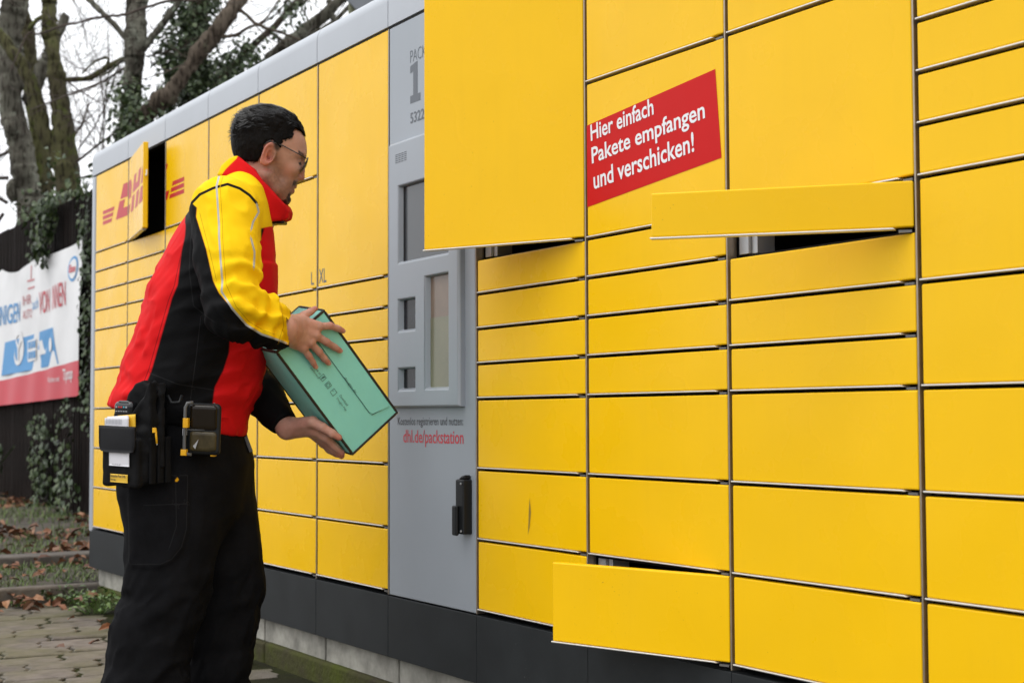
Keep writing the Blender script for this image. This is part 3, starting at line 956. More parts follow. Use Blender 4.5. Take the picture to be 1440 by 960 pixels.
# round oil company mark
bpoly('round_mark', [circ(-4.02, 1.885, 0.115, 0.092)], MT['bannerblue'])
bpoly('round_mark', [circ(-4.02, 1.885, 0.092, 0.072)], MT['bannerwhite'], 0.003)
btext('Esso', -4.092, 1.860, 0.145, 0.055, MT['bannerred'], 0.03, 0.006)
# dashboard drawing
bpoly('dashboard', [[(-6.22, 1.175), (-4.36, 1.215), (-4.52, 1.49), (-6.14, 1.45)]], MT['bannerblue'])
bpoly('dashboard_dial', [circ(-6.02, 1.32, 0.06, 0.055), circ(-4.60, 1.365, 0.06, 0.055)], MT['bannerwhite'], 0.003)
ring = lambda cx_, cz_, ro, ri, zf: [[(cx_ + r_ * math.cos(t_), cz_ + r_ * zf * math.sin(t_)) for r_, t_ in ((ri, a), (ro, a), (ro, b_), (ri, b_))] for a, b_ in [(2 * math.pi * k / 24, 2 * math.pi * (k + 1) / 24) for k in range(24)]]
bpoly('steering_wheel', ring(-5.68, 1.385, 0.165, 0.125, 0.85) + [[(-5.80, 1.45), (-5.68, 1.365), (-5.56, 1.45), (-5.56, 1.485), (-5.68, 1.41), (-5.80, 1.485)], [(-5.70, 1.26), (-5.66, 1.26), (-5.66, 1.38), (-5.70, 1.38)]], MT['bannerwhite'], 0.003)
bpoly('radio', [[(-5.41, 1.26), (-5.06, 1.27), (-5.06, 1.440), (-5.41, 1.432)]], MT['bannerwhite'], 0.003)
bpoly('radio_key', [[(-5.38 + i * 0.11, 1.285 + k * 0.08), (-5.30 + i * 0.11, 1.287 + k * 0.08), (-5.30 + i * 0.11, 1.342 + k * 0.08), (-5.38 + i * 0.11, 1.340 + k * 0.08)] for i in range(3) for k in range(2)], MT['bannerblue'], 0.006)
bpoly('glove_box', [[(-4.97, 1.30), (-4.73, 1.31), (-4.73, 1.42), (-4.97, 1.41)]], MT['bannerwhite'], 0.003)
btext('Waschen mit', -4.72, 1.085, 0.38, 0.04, MT['bannerwhite'])
btext('Tiptop', -4.25, 1.06, 0.33, 0.11, MT['bannerwhite'], 0.01, 0, 0.03)

# ---- ivy on the fence
def ivy_patch(name, spots, n_, ls, label, thick=0.09, stems=()):
    """spots: list of (x, y, z, rx, rz) ellipses the leaves hang in"""
    b = MB()
    w = np.array([s[3] * s[4] for s in spots]); w = w / w.sum()
    for _ in range(n_):
        s = spots[rs.choice(len(spots), p=w)]
        while True:
            a, c_ = rs.rand() * 2 - 1, rs.rand() * 2 - 1
            if a * a + c_ * c_ < 1: break
        p = np.array([s[0] + a * s[3], s[1] - rs.rand() * thick * (1 - 0.5 * (a * a + c_ * c_)), s[2] + c_ * s[4]])
        d = np.array([rs.randn() * 0.5, -0.25, -0.9 + rs.randn() * 0.4])
        leaf_geo(b, p, d, np.array([rs.randn() * 0.5, -1, 0.5 + rs.randn() * 0.4]), ls * (0.6 + 0.7 * rs.rand()), ls * (0.6 + 0.5 * rs.rand()), 0.12, 0.15)
    for st_ in stems: b.tube(st_, 0.008, 4)
    o = b.build(name, MT['ivyleaf'], origin=(spots[0][0], spots[0][1], spots[0][2])); tag(o, label, 'ivy')
    return o


ivy_patch('ivy', [(-4.62, FY - 0.03, 2.34, 0.17, 0.14), (-4.66, FY - 0.05, 2.17, 0.13, 0.12), (-4.70, FY - 0.05, 2.05, 0.08, 0.07), (-4.4, FY - 0.02, 2.44, 0.5, 0.025)], 480, 0.050, 'ivy hanging over the fence top onto the banner', 0.16)
ivy_patch('ivy', [(-3.69, FY - 0.02, 2.2, 0.10, 0.30), (-3.64, FY - 0.02, 1.7, 0.07, 0.4), (-3.62, FY - 0.02, 1.1, 0.06, 0.4)], 300, 0.045, 'thin ivy climbing the fence close beside the locker end')
ivy_patch('ivy', [(-4.78, FY - 0.03, 0.76, 0.24, 0.10), (-4.74, FY - 0.03, 0.5, 0.19, 0.25), (-4.70, FY - 0.03, 0.22, 0.20, 0.2)], 330, 0.048, 'ivy growing up the fence below the banner', 0.14)
ivy_patch('ivy', [(-4.0, FY - 0.05, 0.62, 0.16, 0.35), (-3.95, FY - 0.06, 0.25, 0.30, 0.2)], 260, 0.048, 'ivy at the fence foot close to the grey locker frame', 0.14)
ivy_patch('ivy', [(-6.6 + 0.3 * k, FY - 0.12 - 0.03 * k, 0.16 + 0.085 * k, 0.2, 0.06) for k in range(6)], 150, 0.075, 'trailing shoot with ivy leaves slanting up from the leaf litter', 0.12,
          [[(-6.9, FY - 0.12, 0.1), (-5.9, FY - 0.18, 0.38), (-5.1, FY - 0.2, 0.60)]])
# ------------------------------------------------------------------ bare trees and ivy behind the fence
def at(px, py, Zd):
    return CAM + Zd * (CF + (px - 720) / FOC * CR - (py - 480) / FOC * CU)


MT['bark'] = pmat('bark', (0.062, 0.045, 0.033), 0.95, var=0.35, vscale=7, bump=0.9, bscale=22, stretch=(1, 1, 0.35), col2=(0.13, 0.105, 0.08))
MT['barkmoss'] = pmat('mossy_bark', (0.060, 0.046, 0.032), 0.95, var=0.3, vscale=3.2, bump=0.9, bscale=22, stretch=(1, 1, 0.45), col2=(0.098, 0.098, 0.042))
MT['barkgrey'] = pmat('lichen_bark', (0.075, 0.066, 0.052), 0.95, var=0.35, vscale=4.5, bump=0.9, bscale=22, stretch=(1, 1, 0.45), col2=(0.17, 0.165, 0.13))
def bark_detail(m, fis, lich, amount):
    nt = m.node_tree; N = nt.nodes; L = nt.links; b = N['Principled BSDF']
    b.inputs['Specular IOR Level'].default_value = 0.15
    t = N.new('ShaderNodeTexCoord'); mp = N.new('ShaderNodeMapping'); mp.inputs['Scale'].default_value = (1, 1, 0.22)
    L.new(t.outputs['Object'], mp.inputs['Vector'])
    v = N.new('ShaderNodeTexNoise'); v.inputs['Scale'].default_value = 34; v.inputs['Detail'].default_value = 5; L.new(mp.outputs[0], v.inputs['Vector'])
    r = N.new('ShaderNodeMapRange'); r.inputs['From Min'].default_value = 0.50; r.inputs['From Max'].default_value = 0.40; L.new(v.outputs[0], r.inputs['Value'])
    r.inputs['To Max'].default_value = 0.8
    src = b.inputs['Base Color'].links[0].from_socket
    x = N.new('ShaderNodeMix'); x.data_type = 'RGBA'; L.new(r.outputs[0], x.inputs[0]); L.new(src, x.inputs[6]); x.inputs[7].default_value = (*fis, 1)
    n = N.new('ShaderNodeTexNoise'); n.inputs['Scale'].default_value = 7; n.inputs['Detail'].default_value = 8; n.inputs['Roughness'].default_value = 0.7; L.new(t.outputs['Object'], n.inputs['Vector'])
    r2 = N.new('ShaderNodeMapRange'); r2.inputs['From Min'].default_value = 0.55; r2.inputs['From Max'].default_value = 0.62; r2.inputs['To Max'].default_value = amount; L.new(n.outputs[0], r2.inputs['Value'])
    y = N.new('ShaderNodeMix'); y.data_type = 'RGBA'; L.new(r2.outputs[0], y.inputs[0]); L.new(x.outputs[2], y.inputs[6]); y.inputs[7].default_value = (*lich, 1)
    L.new(y.outputs[2], b.inputs['Base Color'])


bark_detail(MT['bark'], (0.018, 0.013, 0.009), (0.14, 0.135, 0.09), 0.5)
bark_detail(MT['barkmoss'], (0.018, 0.014, 0.009), (0.085, 0.105, 0.025), 0.7)
bark_detail(MT['barkgrey'], (0.022, 0.018, 0.013), (0.19, 0.195, 0.155), 0.8)
MT['twig'] = pmat('twig', (0.062, 0.046, 0.036), 0.9, var=0.3, vscale=9)


def limb_pts(pl, Zd, n=6, wob=0.02, seed=0):
    """polyline of (px, py, width px[, dZ]) -> smooth 3D points and radii"""
    r_ = np.random.RandomState(seed)
    P = [at(q[0], q[1], Zd + (q[3] if len(q) > 3 else 0)) for q in pl]
    R = [q[2] * (Zd + (q[3] if len(q) > 3 else 0)) / FOC / 2 for q in pl]
    pts, rad = [], []
    for i in range(len(P) - 1):
        p0 = P[max(i - 1, 0)]; p1 = P[i]; p2 = P[i + 1]; p3 = P[min(i + 2, len(P) - 1)]
        for k in range(n):
            t = k / n
            q = 0.5 * ((2 * p1) + (-p0 + p2) * t + (2 * p0 - 5 * p1 + 4 * p2 - p3) * t * t + (-p0 + 3 * p1 - 3 * p2 + p3) * t ** 3)
            rr = R[i] * (1 - t) + R[i + 1] * t
            pts.append(q + r_.randn(3) * wob * rr * 2); rad.append(rr * (1 + r_.randn() * 0.05))
    pts.append(P[-1]); rad.append(R[-1])
    return pts, rad


def grow(b, p, d, L, r, depth, rs_, up=0.15, spread=0.7, minr=0.0022):
    """recursive bare twigs"""
    n = 4; pts = [p]; rad = [r]
    dd = d / np.linalg.norm(d)
    for k in range(n):
        dd = dd + rs_.randn(3) * 0.13 + np.array([0, 0, up * 0.25]); dd /= np.linalg.norm(dd)
        pts.append(pts[-1] + dd * L / n); rad.append(max(minr, r * (1 - 0.55 * (k + 1) / n)))
    b.tube(pts, rad, 4 if r > 0.01 else 3, cap=False)
    if depth <= 0: return
    for k in range(1, n + 1):
        for _ in range(2 if k == n else 1):
            if rs_.rand() < 0.85:
                nd = dd + rs_.randn(3) * spread; nd /= np.linalg.norm(nd)
                grow(b, pts[k], nd, L * rs_.uniform(0.45, 0.75), max(minr, rad[k] * 0.62), depth - 1, rs_, up, spread, minr)


def roughen(b, amp, seed):
    P = np.array(b.v)
    Q = P * np.array([1, 1, 0.4])
    D = np.stack([vnoise(Q + 7 * k, 0.09, seed + k, 3) for k in range(2)] + [np.zeros(len(P))], 1)
    D2 = np.stack([vnoise(Q + 9 * k, 0.32, seed + 5 + k, 2) for k in range(2)] + [np.zeros(len(P))], 1)
    b.v = [tuple(p) for p in P + amp * D + 1.6 * amp * D2]


def tree(base_label, Zd, trunk, limbs, mat, seed, twigs=(), crown=True, knots=()):
    """trunk and limbs traced at their real distance; everything goes on above the frame and down to the soil"""
    r_ = np.random.RandomState(seed)
    tp, tr = limb_pts(trunk, Zd, 14, 0.02, seed)
    base = tp[0].copy()
    root = empty('bare_tree', (base[0], base[1], 0.1), base_label, 'tree', 'bare trees behind the fence')
    tb = MB()
    down = [np.array([base[0] + (base[0] - tp[3][0]) * 0.2, base[1], 0.0]), base * 0.5 + np.array([base[0], base[1], 0.05]) * 0.5]
    top = tp[-1]; dirv = (tp[-1] - tp[-4]); dirv /= np.linalg.norm(dirv)
    up = [top + dirv * k * 0.9 + np.array([0, 0, 0.5 * k]) for k in range(1, 4)]
    tb.tube(down + tp + up, [tr[0] * 1.25, tr[0] * 1.08] + tr + [tr[-1] * 0.85, tr[-1] * 0.65, tr[-1] * 0.45], 20)
    for kx, ky, kw in knots:
        c = at(kx, ky, Zd - tr[0] * 0.6); rr = kw * Zd / FOC / 2
        tb.tube([c + np.array([0, 0, -rr * 1.2]), c + np.array([0, 0, -rr * 0.5]), c + np.array([0, 0, rr * 0.5]), c + np.array([0, 0, rr * 1.2])], [rr * 0.3, rr * 0.8, rr * 0.75, rr * 0.3], 10)
    roughen(tb, 0.035, seed)
    tb.build('trunk', mat, root, True)
    ends = [(up[-1], dirv, tr[-1] * 0.45)]
    for lm in limbs:
        lp, lr = limb_pts(lm, Zd, 9, 0.05, seed + 3)
        b = MB(); b.tube(lp, lr, 10); roughen(b, min(0.02, 0.22 * max(lr)), seed + 1)
        b.build('branch', mat, root, True)
        d = lp[-1] - lp[-3]; d /= np.linalg.norm(d)
        ends.append((lp[-1], d, lr[-1]))
    cb = MB()
    if crown:
        p, d, r = ends[0]
        for _ in range(4):
            nd = d + r_.randn(3) * 0.35 + np.array([0, 0, 0.8])
            grow(cb, p, nd, 1.6, r * 0.7, 3, r_, 0.5, 0.5)
    for (x, y, dx, dy, L, r, dp) in twigs:
        p = at(x, y, Zd); d = at(x + dx, y + dy, Zd) - p
        d = d / np.linalg.norm(d) + r_.randn(3) * 0.1
        grow(cb, p, d, L, r, dp, r_)
    if cb.v: cb.build('crown', MT['twig'], root)
    return root


tree('pale lichen covered trunk at the far left behind the fence', 15.5, [(50, 330, 54), (40, 270, 38), (28, 200, 32), (16, 120, 31), (12, 50, 33), (20, 0, 35)], [[(40, 140, 22), (60, 95, 18), (72, 70, 14), (92, 20, 10)]], MT['barkgrey'], 11,
     [(30, 205, -40, 20, 1.0, 0.02, 3), (10, 285, -60, -30, 1.4, 0.02, 3), (12, 250, -50, 0, 1.2, 0.02, 3), (5, 300, -30, 30, 1.0, 0.02, 3)], True, [(16, 268, 26), (18, 178, 24)])
tree('slim mossy trunk between two thicker trunks behind the fence', 16.2, [(70, 300, 26), (60, 240, 24), (48, 170, 26), (38, 90, 26), (34, 40, 22), (28, 0, 22)], [], MT['barkmoss'], 12, [(60, 250, 30, -40, 1.0, 0.02, 3)])
tree('thick brown trunk standing beside the locker end', 14.6, [(102, 300, 48), (92, 230, 36), (82, 150, 27), (76, 90, 25), (70, 40, 26), (67, 0, 29)], [[(98, 250, 22), (62, 185, 20), (44, 120, 20), (22, 80, 16), (-5, 45, 15)], [(88, 112, 6), (125, 110, 8), (150, 95, 9), (175, 82, 5)], [(150, 95, 5), (152, 82, 4), (135, 86, 3.4), (115, 104, 2.4)], [(40, 42, 6), (52, 28, 7), (66, 22, 5)]], MT['barkmoss'], 13,
     [(105, 230, 50, -40, 1.2, 0.014, 3), (110, 210, 50, -90, 1.1, 0.010, 3), (112, 250, 60, -20, 1.0, 0.010, 2), (90, 110, 60, 40, 0.7, 0.01, 3), (140, 105, 10, 60, 0.7, 0.008, 2)])
tree('forked ivy footed trunk just beyond the locker roof', 13.0, [(186, 230, 34), (187, 170, 30), (188, 110, 27), (190, 60, 27), (193, 20, 22), (195, 0, 20)], [[(188, 80, 16), (182, 62, 9), (160, 35, 8), (140, 15, 8), (118, -8, 8)], [(192, 75, 16), (208, 60, 11), (225, 38, 10), (248, 6, 10), (262, -20, 9)], [(186, 120, 9), (183, 60, 11), (181, 20, 11), (184, -10, 9)], [(180, 80, 4), (165, 90, 5), (155, 100, 4), (140, 108, 3)]], MT['barkgrey'], 14,
     [(176, 95, -40, 30, 0.9, 0.012, 3), (206, 80, 30, 0, 0.6, 0.008, 2)])
tree('leaning brown trunk crossing the ivy behind the locker', 12.6, [(176, 215, 26), (205, 165, 24), (238, 132, 22), (272, 92, 22), (300, 55, 22), (330, 10, 22), (345, -15, 20)], [[(322, 8, 6), (345, 20, 5), (362, 35, 5), (400, 48, 3.5), (430, 60, 2)], [(305, 52, 5), (330, 50, 5), (348, 40, 4), (372, 28, 3), (392, 0, 2)]], MT['bark'], 15,
     [(345, 20, 30, 40, 0.5, 0.007, 2), (365, 36, 40, -30, 0.6, 0.007, 2), (300, 60, -60, 40, 0.9, 0.008, 2)])
tree('slanting mossy trunk above the locker roof on the right', 13.4, [(330, 130, 22), (372, 92, 20), (405, 65, 19), (430, 42, 18), (455, 20, 17), (480, -6, 16)], [[(462, 0, 9), (466, 18, 8), (473, 34, 9), (490, 60, 8)], [(400, 60, 7), (440, 48, 8), (470, 30, 7), (500, 0, 5)], [(384, 48, 5), (410, 66, 6), (430, 58, 4), (445, 40, 3)]], MT['barkgrey'], 16,
     [(440, 42, -30, -40, 0.7, 0.008, 2), (470, 25, 30, -30, 0.5, 0.006, 2), (420, 55, -30, -30, 0.5, 0.007, 2)])
# a long drooping bough that reaches in from above
bb = MB()
lp, lr = limb_pts([(15, 100, 2), (38, 50, 2.6), (55, 48, 3), (92, 36, 3.4), (140, 25, 3.6), (178, 20, 4), (235, 2, 4.4), (280, 0, 5), (325, -6, 6)], 11.5, 6, 0.1, 4)
bb.tube(lp, lr, 6)
r_ = np.random.RandomState(9)
for k in range(8, len(lp) - 2, 9): grow(bb, lp[k], rdir(r_, 0.5), 0.35, 0.004, 1, r_)
fo = bb.build('bough', MT['twig'], origin=tuple(lp[-1])); tag(fo, 'thin drooping bough reaching across the white sky', 'branch')

# far thicket of fine twigs beyond the fence
b = MB(); r_ = np.random.RandomState(21)
for k in range(7):
    px = r_.choice([r_.uniform(105, 190), r_.uniform(-60, 20)]); py = r_.uniform(230, 330)
    p = at(px, py, r_.uniform(20, 27))
    grow(b, p, np.array([r_.randn() * 0.5, r_.randn() * 0.5, 1.0]), r_.uniform(1.0, 2.2), 0.012, 3, r_, 0.1, 0.55, 0.003)
o = b.build('thicket', MT['twig']); tag(o, 'thicket of fine bare twigs far beyond the fence', 'thicket', kind='stuff')

# ivy swathing the stem behind the leaning trunk
def ivy_tree(label, spots, Zd, n_, ls, stem=None):
    b = MB(); r_ = np.random.RandomState(len(spots) * 7 + n_)
    w = np.array([s[2] * s[3] for s in spots], float); w /= w.sum()
    cs = []
    for _ in range(max(14, n_ // 36)):
        s = spots[r_.choice(len(spots), p=w)]
        a = r_.rand() * 6.283; r = math.sqrt(r_.rand())
        cs.append(at(s[0] + s[2] * r * math.cos(a), s[1] + s[3] * r * math.sin(a), Zd + r_.uniform(-0.35, 0.35)))
    for _ in range(n_):
        c = cs[r_.randint(len(cs))]
        v = r_.randn(3); v /= np.linalg.norm(v)
        p = c + v * 0.16 * r_.rand() ** 0.5 * np.array([1, 1, 1.1])
        d = v * 0.6 + np.array([0, 0, -0.7]) + r_.randn(3) * 0.35
        leaf_geo(b, p, d, v + np.array([0, 0, 0.5]), ls * r_.uniform(0.6, 1.3), ls * r_.uniform(0.55, 1.1), 0.12, 0.15)
    if stem: 
        lp, lr = limb_pts(stem, Zd + 0.05, 5, 0.05, 2); b.tube(lp, lr, 7, 1)
    p0 = at(spots[-1][0], spots[-1][1], Zd)
    o = b.build('ivy', [MT['ivyleaf'], MT['bark']], origin=tuple(p0)); tag(o, label, 'ivy')


ivy_tree('dense ivy covering an upright stem behind the leaning trunk', [(275, 25, 34, 26), (282, -20, 34, 30), (268, 62, 34, 26), (250, 85, 30, 24), (240, 75, 22, 20), (285, 110, 34, 24), (262, 118, 34, 24), (298, 95, 16, 18), (255, 150, 30, 20)], 13.3, 3900, 0.046, [(268, 215, 30), (272, 120, 30), (278, 40, 28), (285, -40, 26)])
ivy_tree('ivy running along the slanting branch above the locker roof', [(322, 92, 12, 9), (335, 82, 12, 8), (350, 68, 10, 7), (368, 52, 8, 6), (385, 38, 6, 5), (400, 20, 8, 7), (406, 12, 8, 6), (312, 108, 16, 9), (420, -6, 7, 7)], 13.0, 1000, 0.042, [(300, 125, 9), (345, 74, 9), (385, 38, 9), (430, -10, 9)])
ivy_tree('ivy round the foot of the forked trunk above the locker roof', [(178, 170, 14, 20), (196, 168, 15, 22), (172, 185, 10, 10), (186, 200, 20, 15), (182, 130, 7, 20)], 12.7, 1200, 0.045)
ivy_tree('loose ivy and shoots creeping along the top of the fence', [(60, 285, 22, 8), (88, 268, 22, 8), (112, 262, 14, 8), (40, 305, 16, 8), (70, 235, 10, 12)], 12.2, 150, 0.055)
# road sign seen from behind, on a green post
sg = empty('road_sign', tuple(at(495, 20, 10.5) * np.array([1, 1, 0])), 'grey back of a sign on a mossy post behind the locker', 'sign')
c = at(495, 20, 10.5); b = MB(); b.tube([(c[0], c[1], 0), (c[0], c[1], 1.5), (c[0], c[1], c[2] + 0.25)], 0.026, 12)
MT['mosspost'] = pmat('mossy_post', (0.10, 0.11, 0.045), 0.8, var=0.3, vscale=8, col2=(0.19, 0.19, 0.13)); b.build('post', MT['mosspost'], sg, True)
MT['signback'] = pmat('sign_back', (0.16, 0.17, 0.185), 0.5, 0.3, var=0.1)
p1 = at(489, 0, 10.45); p2 = at(520, 11, 10.45); p3 = at(507, 11, 10.45)
b = MB(); w_ = 0.20
hz = CR * np.array([1, 1, 0]); hz /= np.linalg.norm(hz)
b.prism([(-0.05, 0.09), (0.04, 0.0), (0.055, -0.02), (0.28, -0.02), (0.36, 0.10), (0.36, 0.45), (-0.05, 0.45)], hz, PZ, p1 + np.array([0, 0, -0.05]), np.cross(hz, (0, 0, 1)) * -0.02)
b.build('plate', MT['signback'], sg, bevel=0.004)
# ------------------------------------------------------------------ the courier: implicit surfaces meshed by surface nets
ZP = 3.85
SPX = ZP / FOC                      # metres per modelling unit


def toW(Q):
    """modelling units (right, down, away) -> world"""
    Q = np.asarray(Q, float)
    return CAM + ZP * CF + SPX * ((Q[..., 0:1] - 720) * CR - (Q[..., 1:2] - 480) * CU + Q[..., 2:3] * CF)


def q(x, y, l=0.0):
    k = 1 + l / FOC
    return np.array([720 + (x - 720) * k, 480 + (y - 480) * k, l])


def grid(lo, hi, h):
    ax = [np.arange(lo[i], hi[i] + h, h) for i in range(3)]
    G = np.stack(np.meshgrid(*ax, indexing='ij'), -1)
    return G, np.array(lo, float), h


def cone(P, a, b, ra, rb):
    a = np.asarray(a, float); b = np.asarray(b, float); ab = b - a
    t = np.clip(((P - a) @ ab) / (ab @ ab), 0, 1)
    return np.linalg.norm(P - a - t[..., None] * ab, axis=-1) - (ra + (rb - ra) * t)


def chain(P, pts, rad, k=6):
    d = None
    for i in range(len(pts) - 1):
        c = cone(P, pts[i], pts[i + 1], rad[i], rad[i + 1])
        d = c if d is None else smin(d, c, k)
    return d


def rotz(a):
    c, s = math.cos(a), math.sin(a)
    return np.array([[c, -s, 0], [s, c, 0], [0, 0, 1.0]])


def ell(P, c, r, R=None):
    p = P - np.asarray(c, float)
    if R is not None: p = p @ R
    r = np.asarray(r, float)
    k0 = np.linalg.norm(p / r, axis=-1); k1 = np.linalg.norm(p / (r * r), axis=-1)
    return k0 * (k0 - 1) / np.maximum(k1, 1e-9)


def smin(a, b, k):
    h = np.clip(0.5 + 0.5 * (b - a) / k, 0, 1)
    return b * (1 - h) + a * h - k * h * (1 - h)


def smax(a, b, k): return -smin(-a, -b, k)


def rbox(P, c, ax, half, r):
    p = np.abs((P - np.asarray(c, float)) @ np.asarray(ax, float).T) - (np.asarray(half, float) - r)
    return np.linalg.norm(np.maximum(p, 0), axis=-1) + np.minimum(p.max(-1), 0) - r


def poly2(X, Y, V):
    """signed distance to a polygon, negative inside"""
    V = np.asarray(V, float); d = np.full(X.shape, 1e9); ins = np.zeros(X.shape, bool)
    for i in range(len(V)):
        a, b = V[i], V[(i + 1) % len(V)]
        e = b - a; wx = X - a[0]; wy = Y - a[1]
        t = np.clip((wx * e[0] + wy * e[1]) / (e @ e), 0, 1)
        d = np.minimum(d, (wx - t * e[0]) ** 2 + (wy - t * e[1]) ** 2)
        c1 = (a[1] > Y) != (b[1] > Y)
        with np.errstate(divide='ignore', invalid='ignore'):
            xc = (b[0] - a[0]) * (Y - a[1]) / (b[1] - a[1] + 1e-12) + a[0]
        ins ^= c1 & (X < xc)
    return np.where(ins, -1, 1) * np.sqrt(d)


def line2(X, Y, V):
    V = np.asarray(V, float); d = np.full(X.shape, 1e9)
    for i in range(len(V) - 1):
        a, b = V[i], V[i + 1]; e = b - a
        t = np.clip(((X - a[0]) * e[0] + (Y - a[1]) * e[1]) / (e @ e), 0, 1)
        d = np.minimum(d, (X - a[0] - t * e[0]) ** 2 + (Y - a[1] - t * e[1]) ** 2)
    return np.sqrt(d)


def sline2(X, Y, V):
    """signed distance to an open polyline (sign = side)"""
    V = np.asarray(V, float); d = np.full(X.shape, 1e9); sg = np.ones(X.shape)
    for i in range(len(V) - 1):
        a, b = V[i], V[i + 1]; e = b - a
        t = np.clip(((X - a[0]) * e[0] + (Y - a[1]) * e[1]) / (e @ e), 0, 1)
        dd = (X - a[0] - t * e[0]) ** 2 + (Y - a[1] - t * e[1]) ** 2
        cr = e[0] * (Y - a[1]) - e[1] * (X - a[0])
        m = dd < d - 1e-9
        d = np.where(m, dd, d); sg = np.where(m, np.sign(cr), sg)
    return np.sqrt(d) * sg


def nets(F, lo, h):
    nx_, ny_, nz_ = F.shape
    C = (nx_ - 1, ny_ - 1, nz_ - 1)
    acc = np.zeros(C + (3,)); cnt = np.zeros(C)
    S = F < 0
    for axis in range(3):
        o1, o2 = [a for a in range(3) if a != axis]
        for u in (0, 1):
            for v in (0, 1):
                sl0 = [None] * 3; sl1 = [None] * 3
                sl0[axis] = slice(0, C[axis]); sl1[axis] = slice(1, C[axis] + 1)
                sl0[o1] = sl1[o1] = slice(u, C[o1] + u); sl0[o2] = sl1[o2] = slice(v, C[o2] + v)
                a = F[tuple(sl0)]; b = F[tuple(sl1)]
                m = (a < 0) != (b < 0)
                t = np.where(m, a / np.where(m, a - b, 1), 0)
                acc[..., axis] += np.where(m, t, 0); acc[..., o1] += m * u; acc[..., o2] += m * v
                cnt += m
    act = cnt > 0
    idx = -np.ones(C, int); idx[act] = np.arange(act.sum())
    ijk = np.argwhere(act)
    V = (ijk + acc[act] / cnt[act][:, None]) * h + lo
    faces = []
    for axis in range(3):
        o1, o2 = (axis + 1) % 3, (axis + 2) % 3
        sl0 = [slice(1, C[a]) for a in range(3)]; sl1 = list(sl0)
        sl0[axis] = slice(0, C[axis]); sl1[axis] = slice(1, C[axis] + 1)
        a = S[tuple(sl0)]; b = S[tuple(sl1)]
        for sgn, mm_ in ((1, a & ~b), (-1, ~a & b)):
            I = np.argwhere(mm_)
            I = I + np.array([0 if k == axis else 1 for k in range(3)])
            if len(I) == 0: continue
            e1 = np.zeros(3, int); e1[o1] = 1; e2 = np.zeros(3, int); e2[o2] = 1
            c = [idx[tuple((I - e1 - e2).T)], idx[tuple((I - e2).T)], idx[tuple(I.T)], idx[tuple((I - e1).T)]]
            f = np.stack(c if sgn > 0 else c[::-1], 1)
            faces.append(f[(f >= 0).all(1)])
    return V, np.concatenate(faces)


def flip_ok(V): return V


def smesh(name, V, Fc, mats, parent, attrs=None, handed=True):
    # the axes (right, down, away) are right-handed: right x down = away
    o = rawmesh(name, toW(V), Fc, mats, None, True)
    if attrs:
        for k, a in attrs.items():
            at_ = o.data.attributes.new(k, 'FLOAT', 'POINT'); at_.data.foreach_set('value', np.asarray(a, np.float32))
    if parent is not None: keep_parent(o, parent)
    return o


def bnoise(P, band, scale, seed, octv=2):
    """noise only near the surface, to save time"""
    m = np.abs(band) < 16; out = np.zeros(band.shape)
    out[m] = vnoise(P[m], scale, seed, octv)
    return out


def ridge(n): return (1 - np.abs(n) * 2.2).clip(0, 1) ** 2.5


def noise3(P, scale, seed, octv=2): return vnoise(P.reshape(-1, 3), scale, seed, octv).reshape(P.shape[:-1])


def attr_mix(m, layers):
    """layers: (attribute, threshold softness lo, hi, colour, rough or None) painted over the base colour"""
    nt = m.node_tree; N = nt.nodes; L = nt.links; b = N['Principled BSDF']
    cur = b.inputs['Base Color'].links[0].from_socket if b.inputs['Base Color'].links else None
    base = b.inputs['Base Color'].default_value[:]
    for an, lo, hi, colr in layers:
        a = N.new('ShaderNodeAttribute'); a.attribute_name = an
        r = N.new('ShaderNodeMapRange'); r.inputs['From Min'].default_value = lo; r.inputs['From Max'].default_value = hi
        if an.endswith('_line'):          # signed distance to a seam: |d| against the half width, ended by a mask
            ab = N.new('ShaderNodeMath'); ab.operation = 'ABSOLUTE'; L.new(a.outputs['Fac'], ab.inputs[0])
            a2 = N.new('ShaderNodeAttribute'); a2.attribute_name = an[:-5] + '_mask'
            m2 = N.new('ShaderNodeMapRange'); m2.inputs['From Min'].default_value = 4.5; m2.inputs['From Max'].default_value = 4.0; m2.inputs['To Max'].default_value = 1.0
            L.new(a2.outputs['Fac'], m2.inputs['Value'])
            r1 = N.new('ShaderNodeMapRange'); r1.inputs['From Min'].default_value = lo; r1.inputs['From Max'].default_value = hi
            L.new(ab.outputs[0], r1.inputs['Value'])
            r = N.new('ShaderNodeMath'); r.operation = 'MULTIPLY'; L.new(r1.outputs[0], r.inputs[0]); L.new(m2.outputs[0], r.inputs[1])
        else:
            L.new(a.outputs['Fac'], r.inputs['Value'])
        x = N.new('ShaderNodeMix'); x.data_type = 'RGBA'
        L.new(r.outputs[0], x.inputs[0])
        if cur is not None: L.new(cur, x.inputs[6])
        else: x.inputs[6].default_value = base
        x.inputs[7].default_value = (*colr, 1)
        cur = x.outputs[2]
    L.new(cur, b.inputs['Base Color'])
    return m


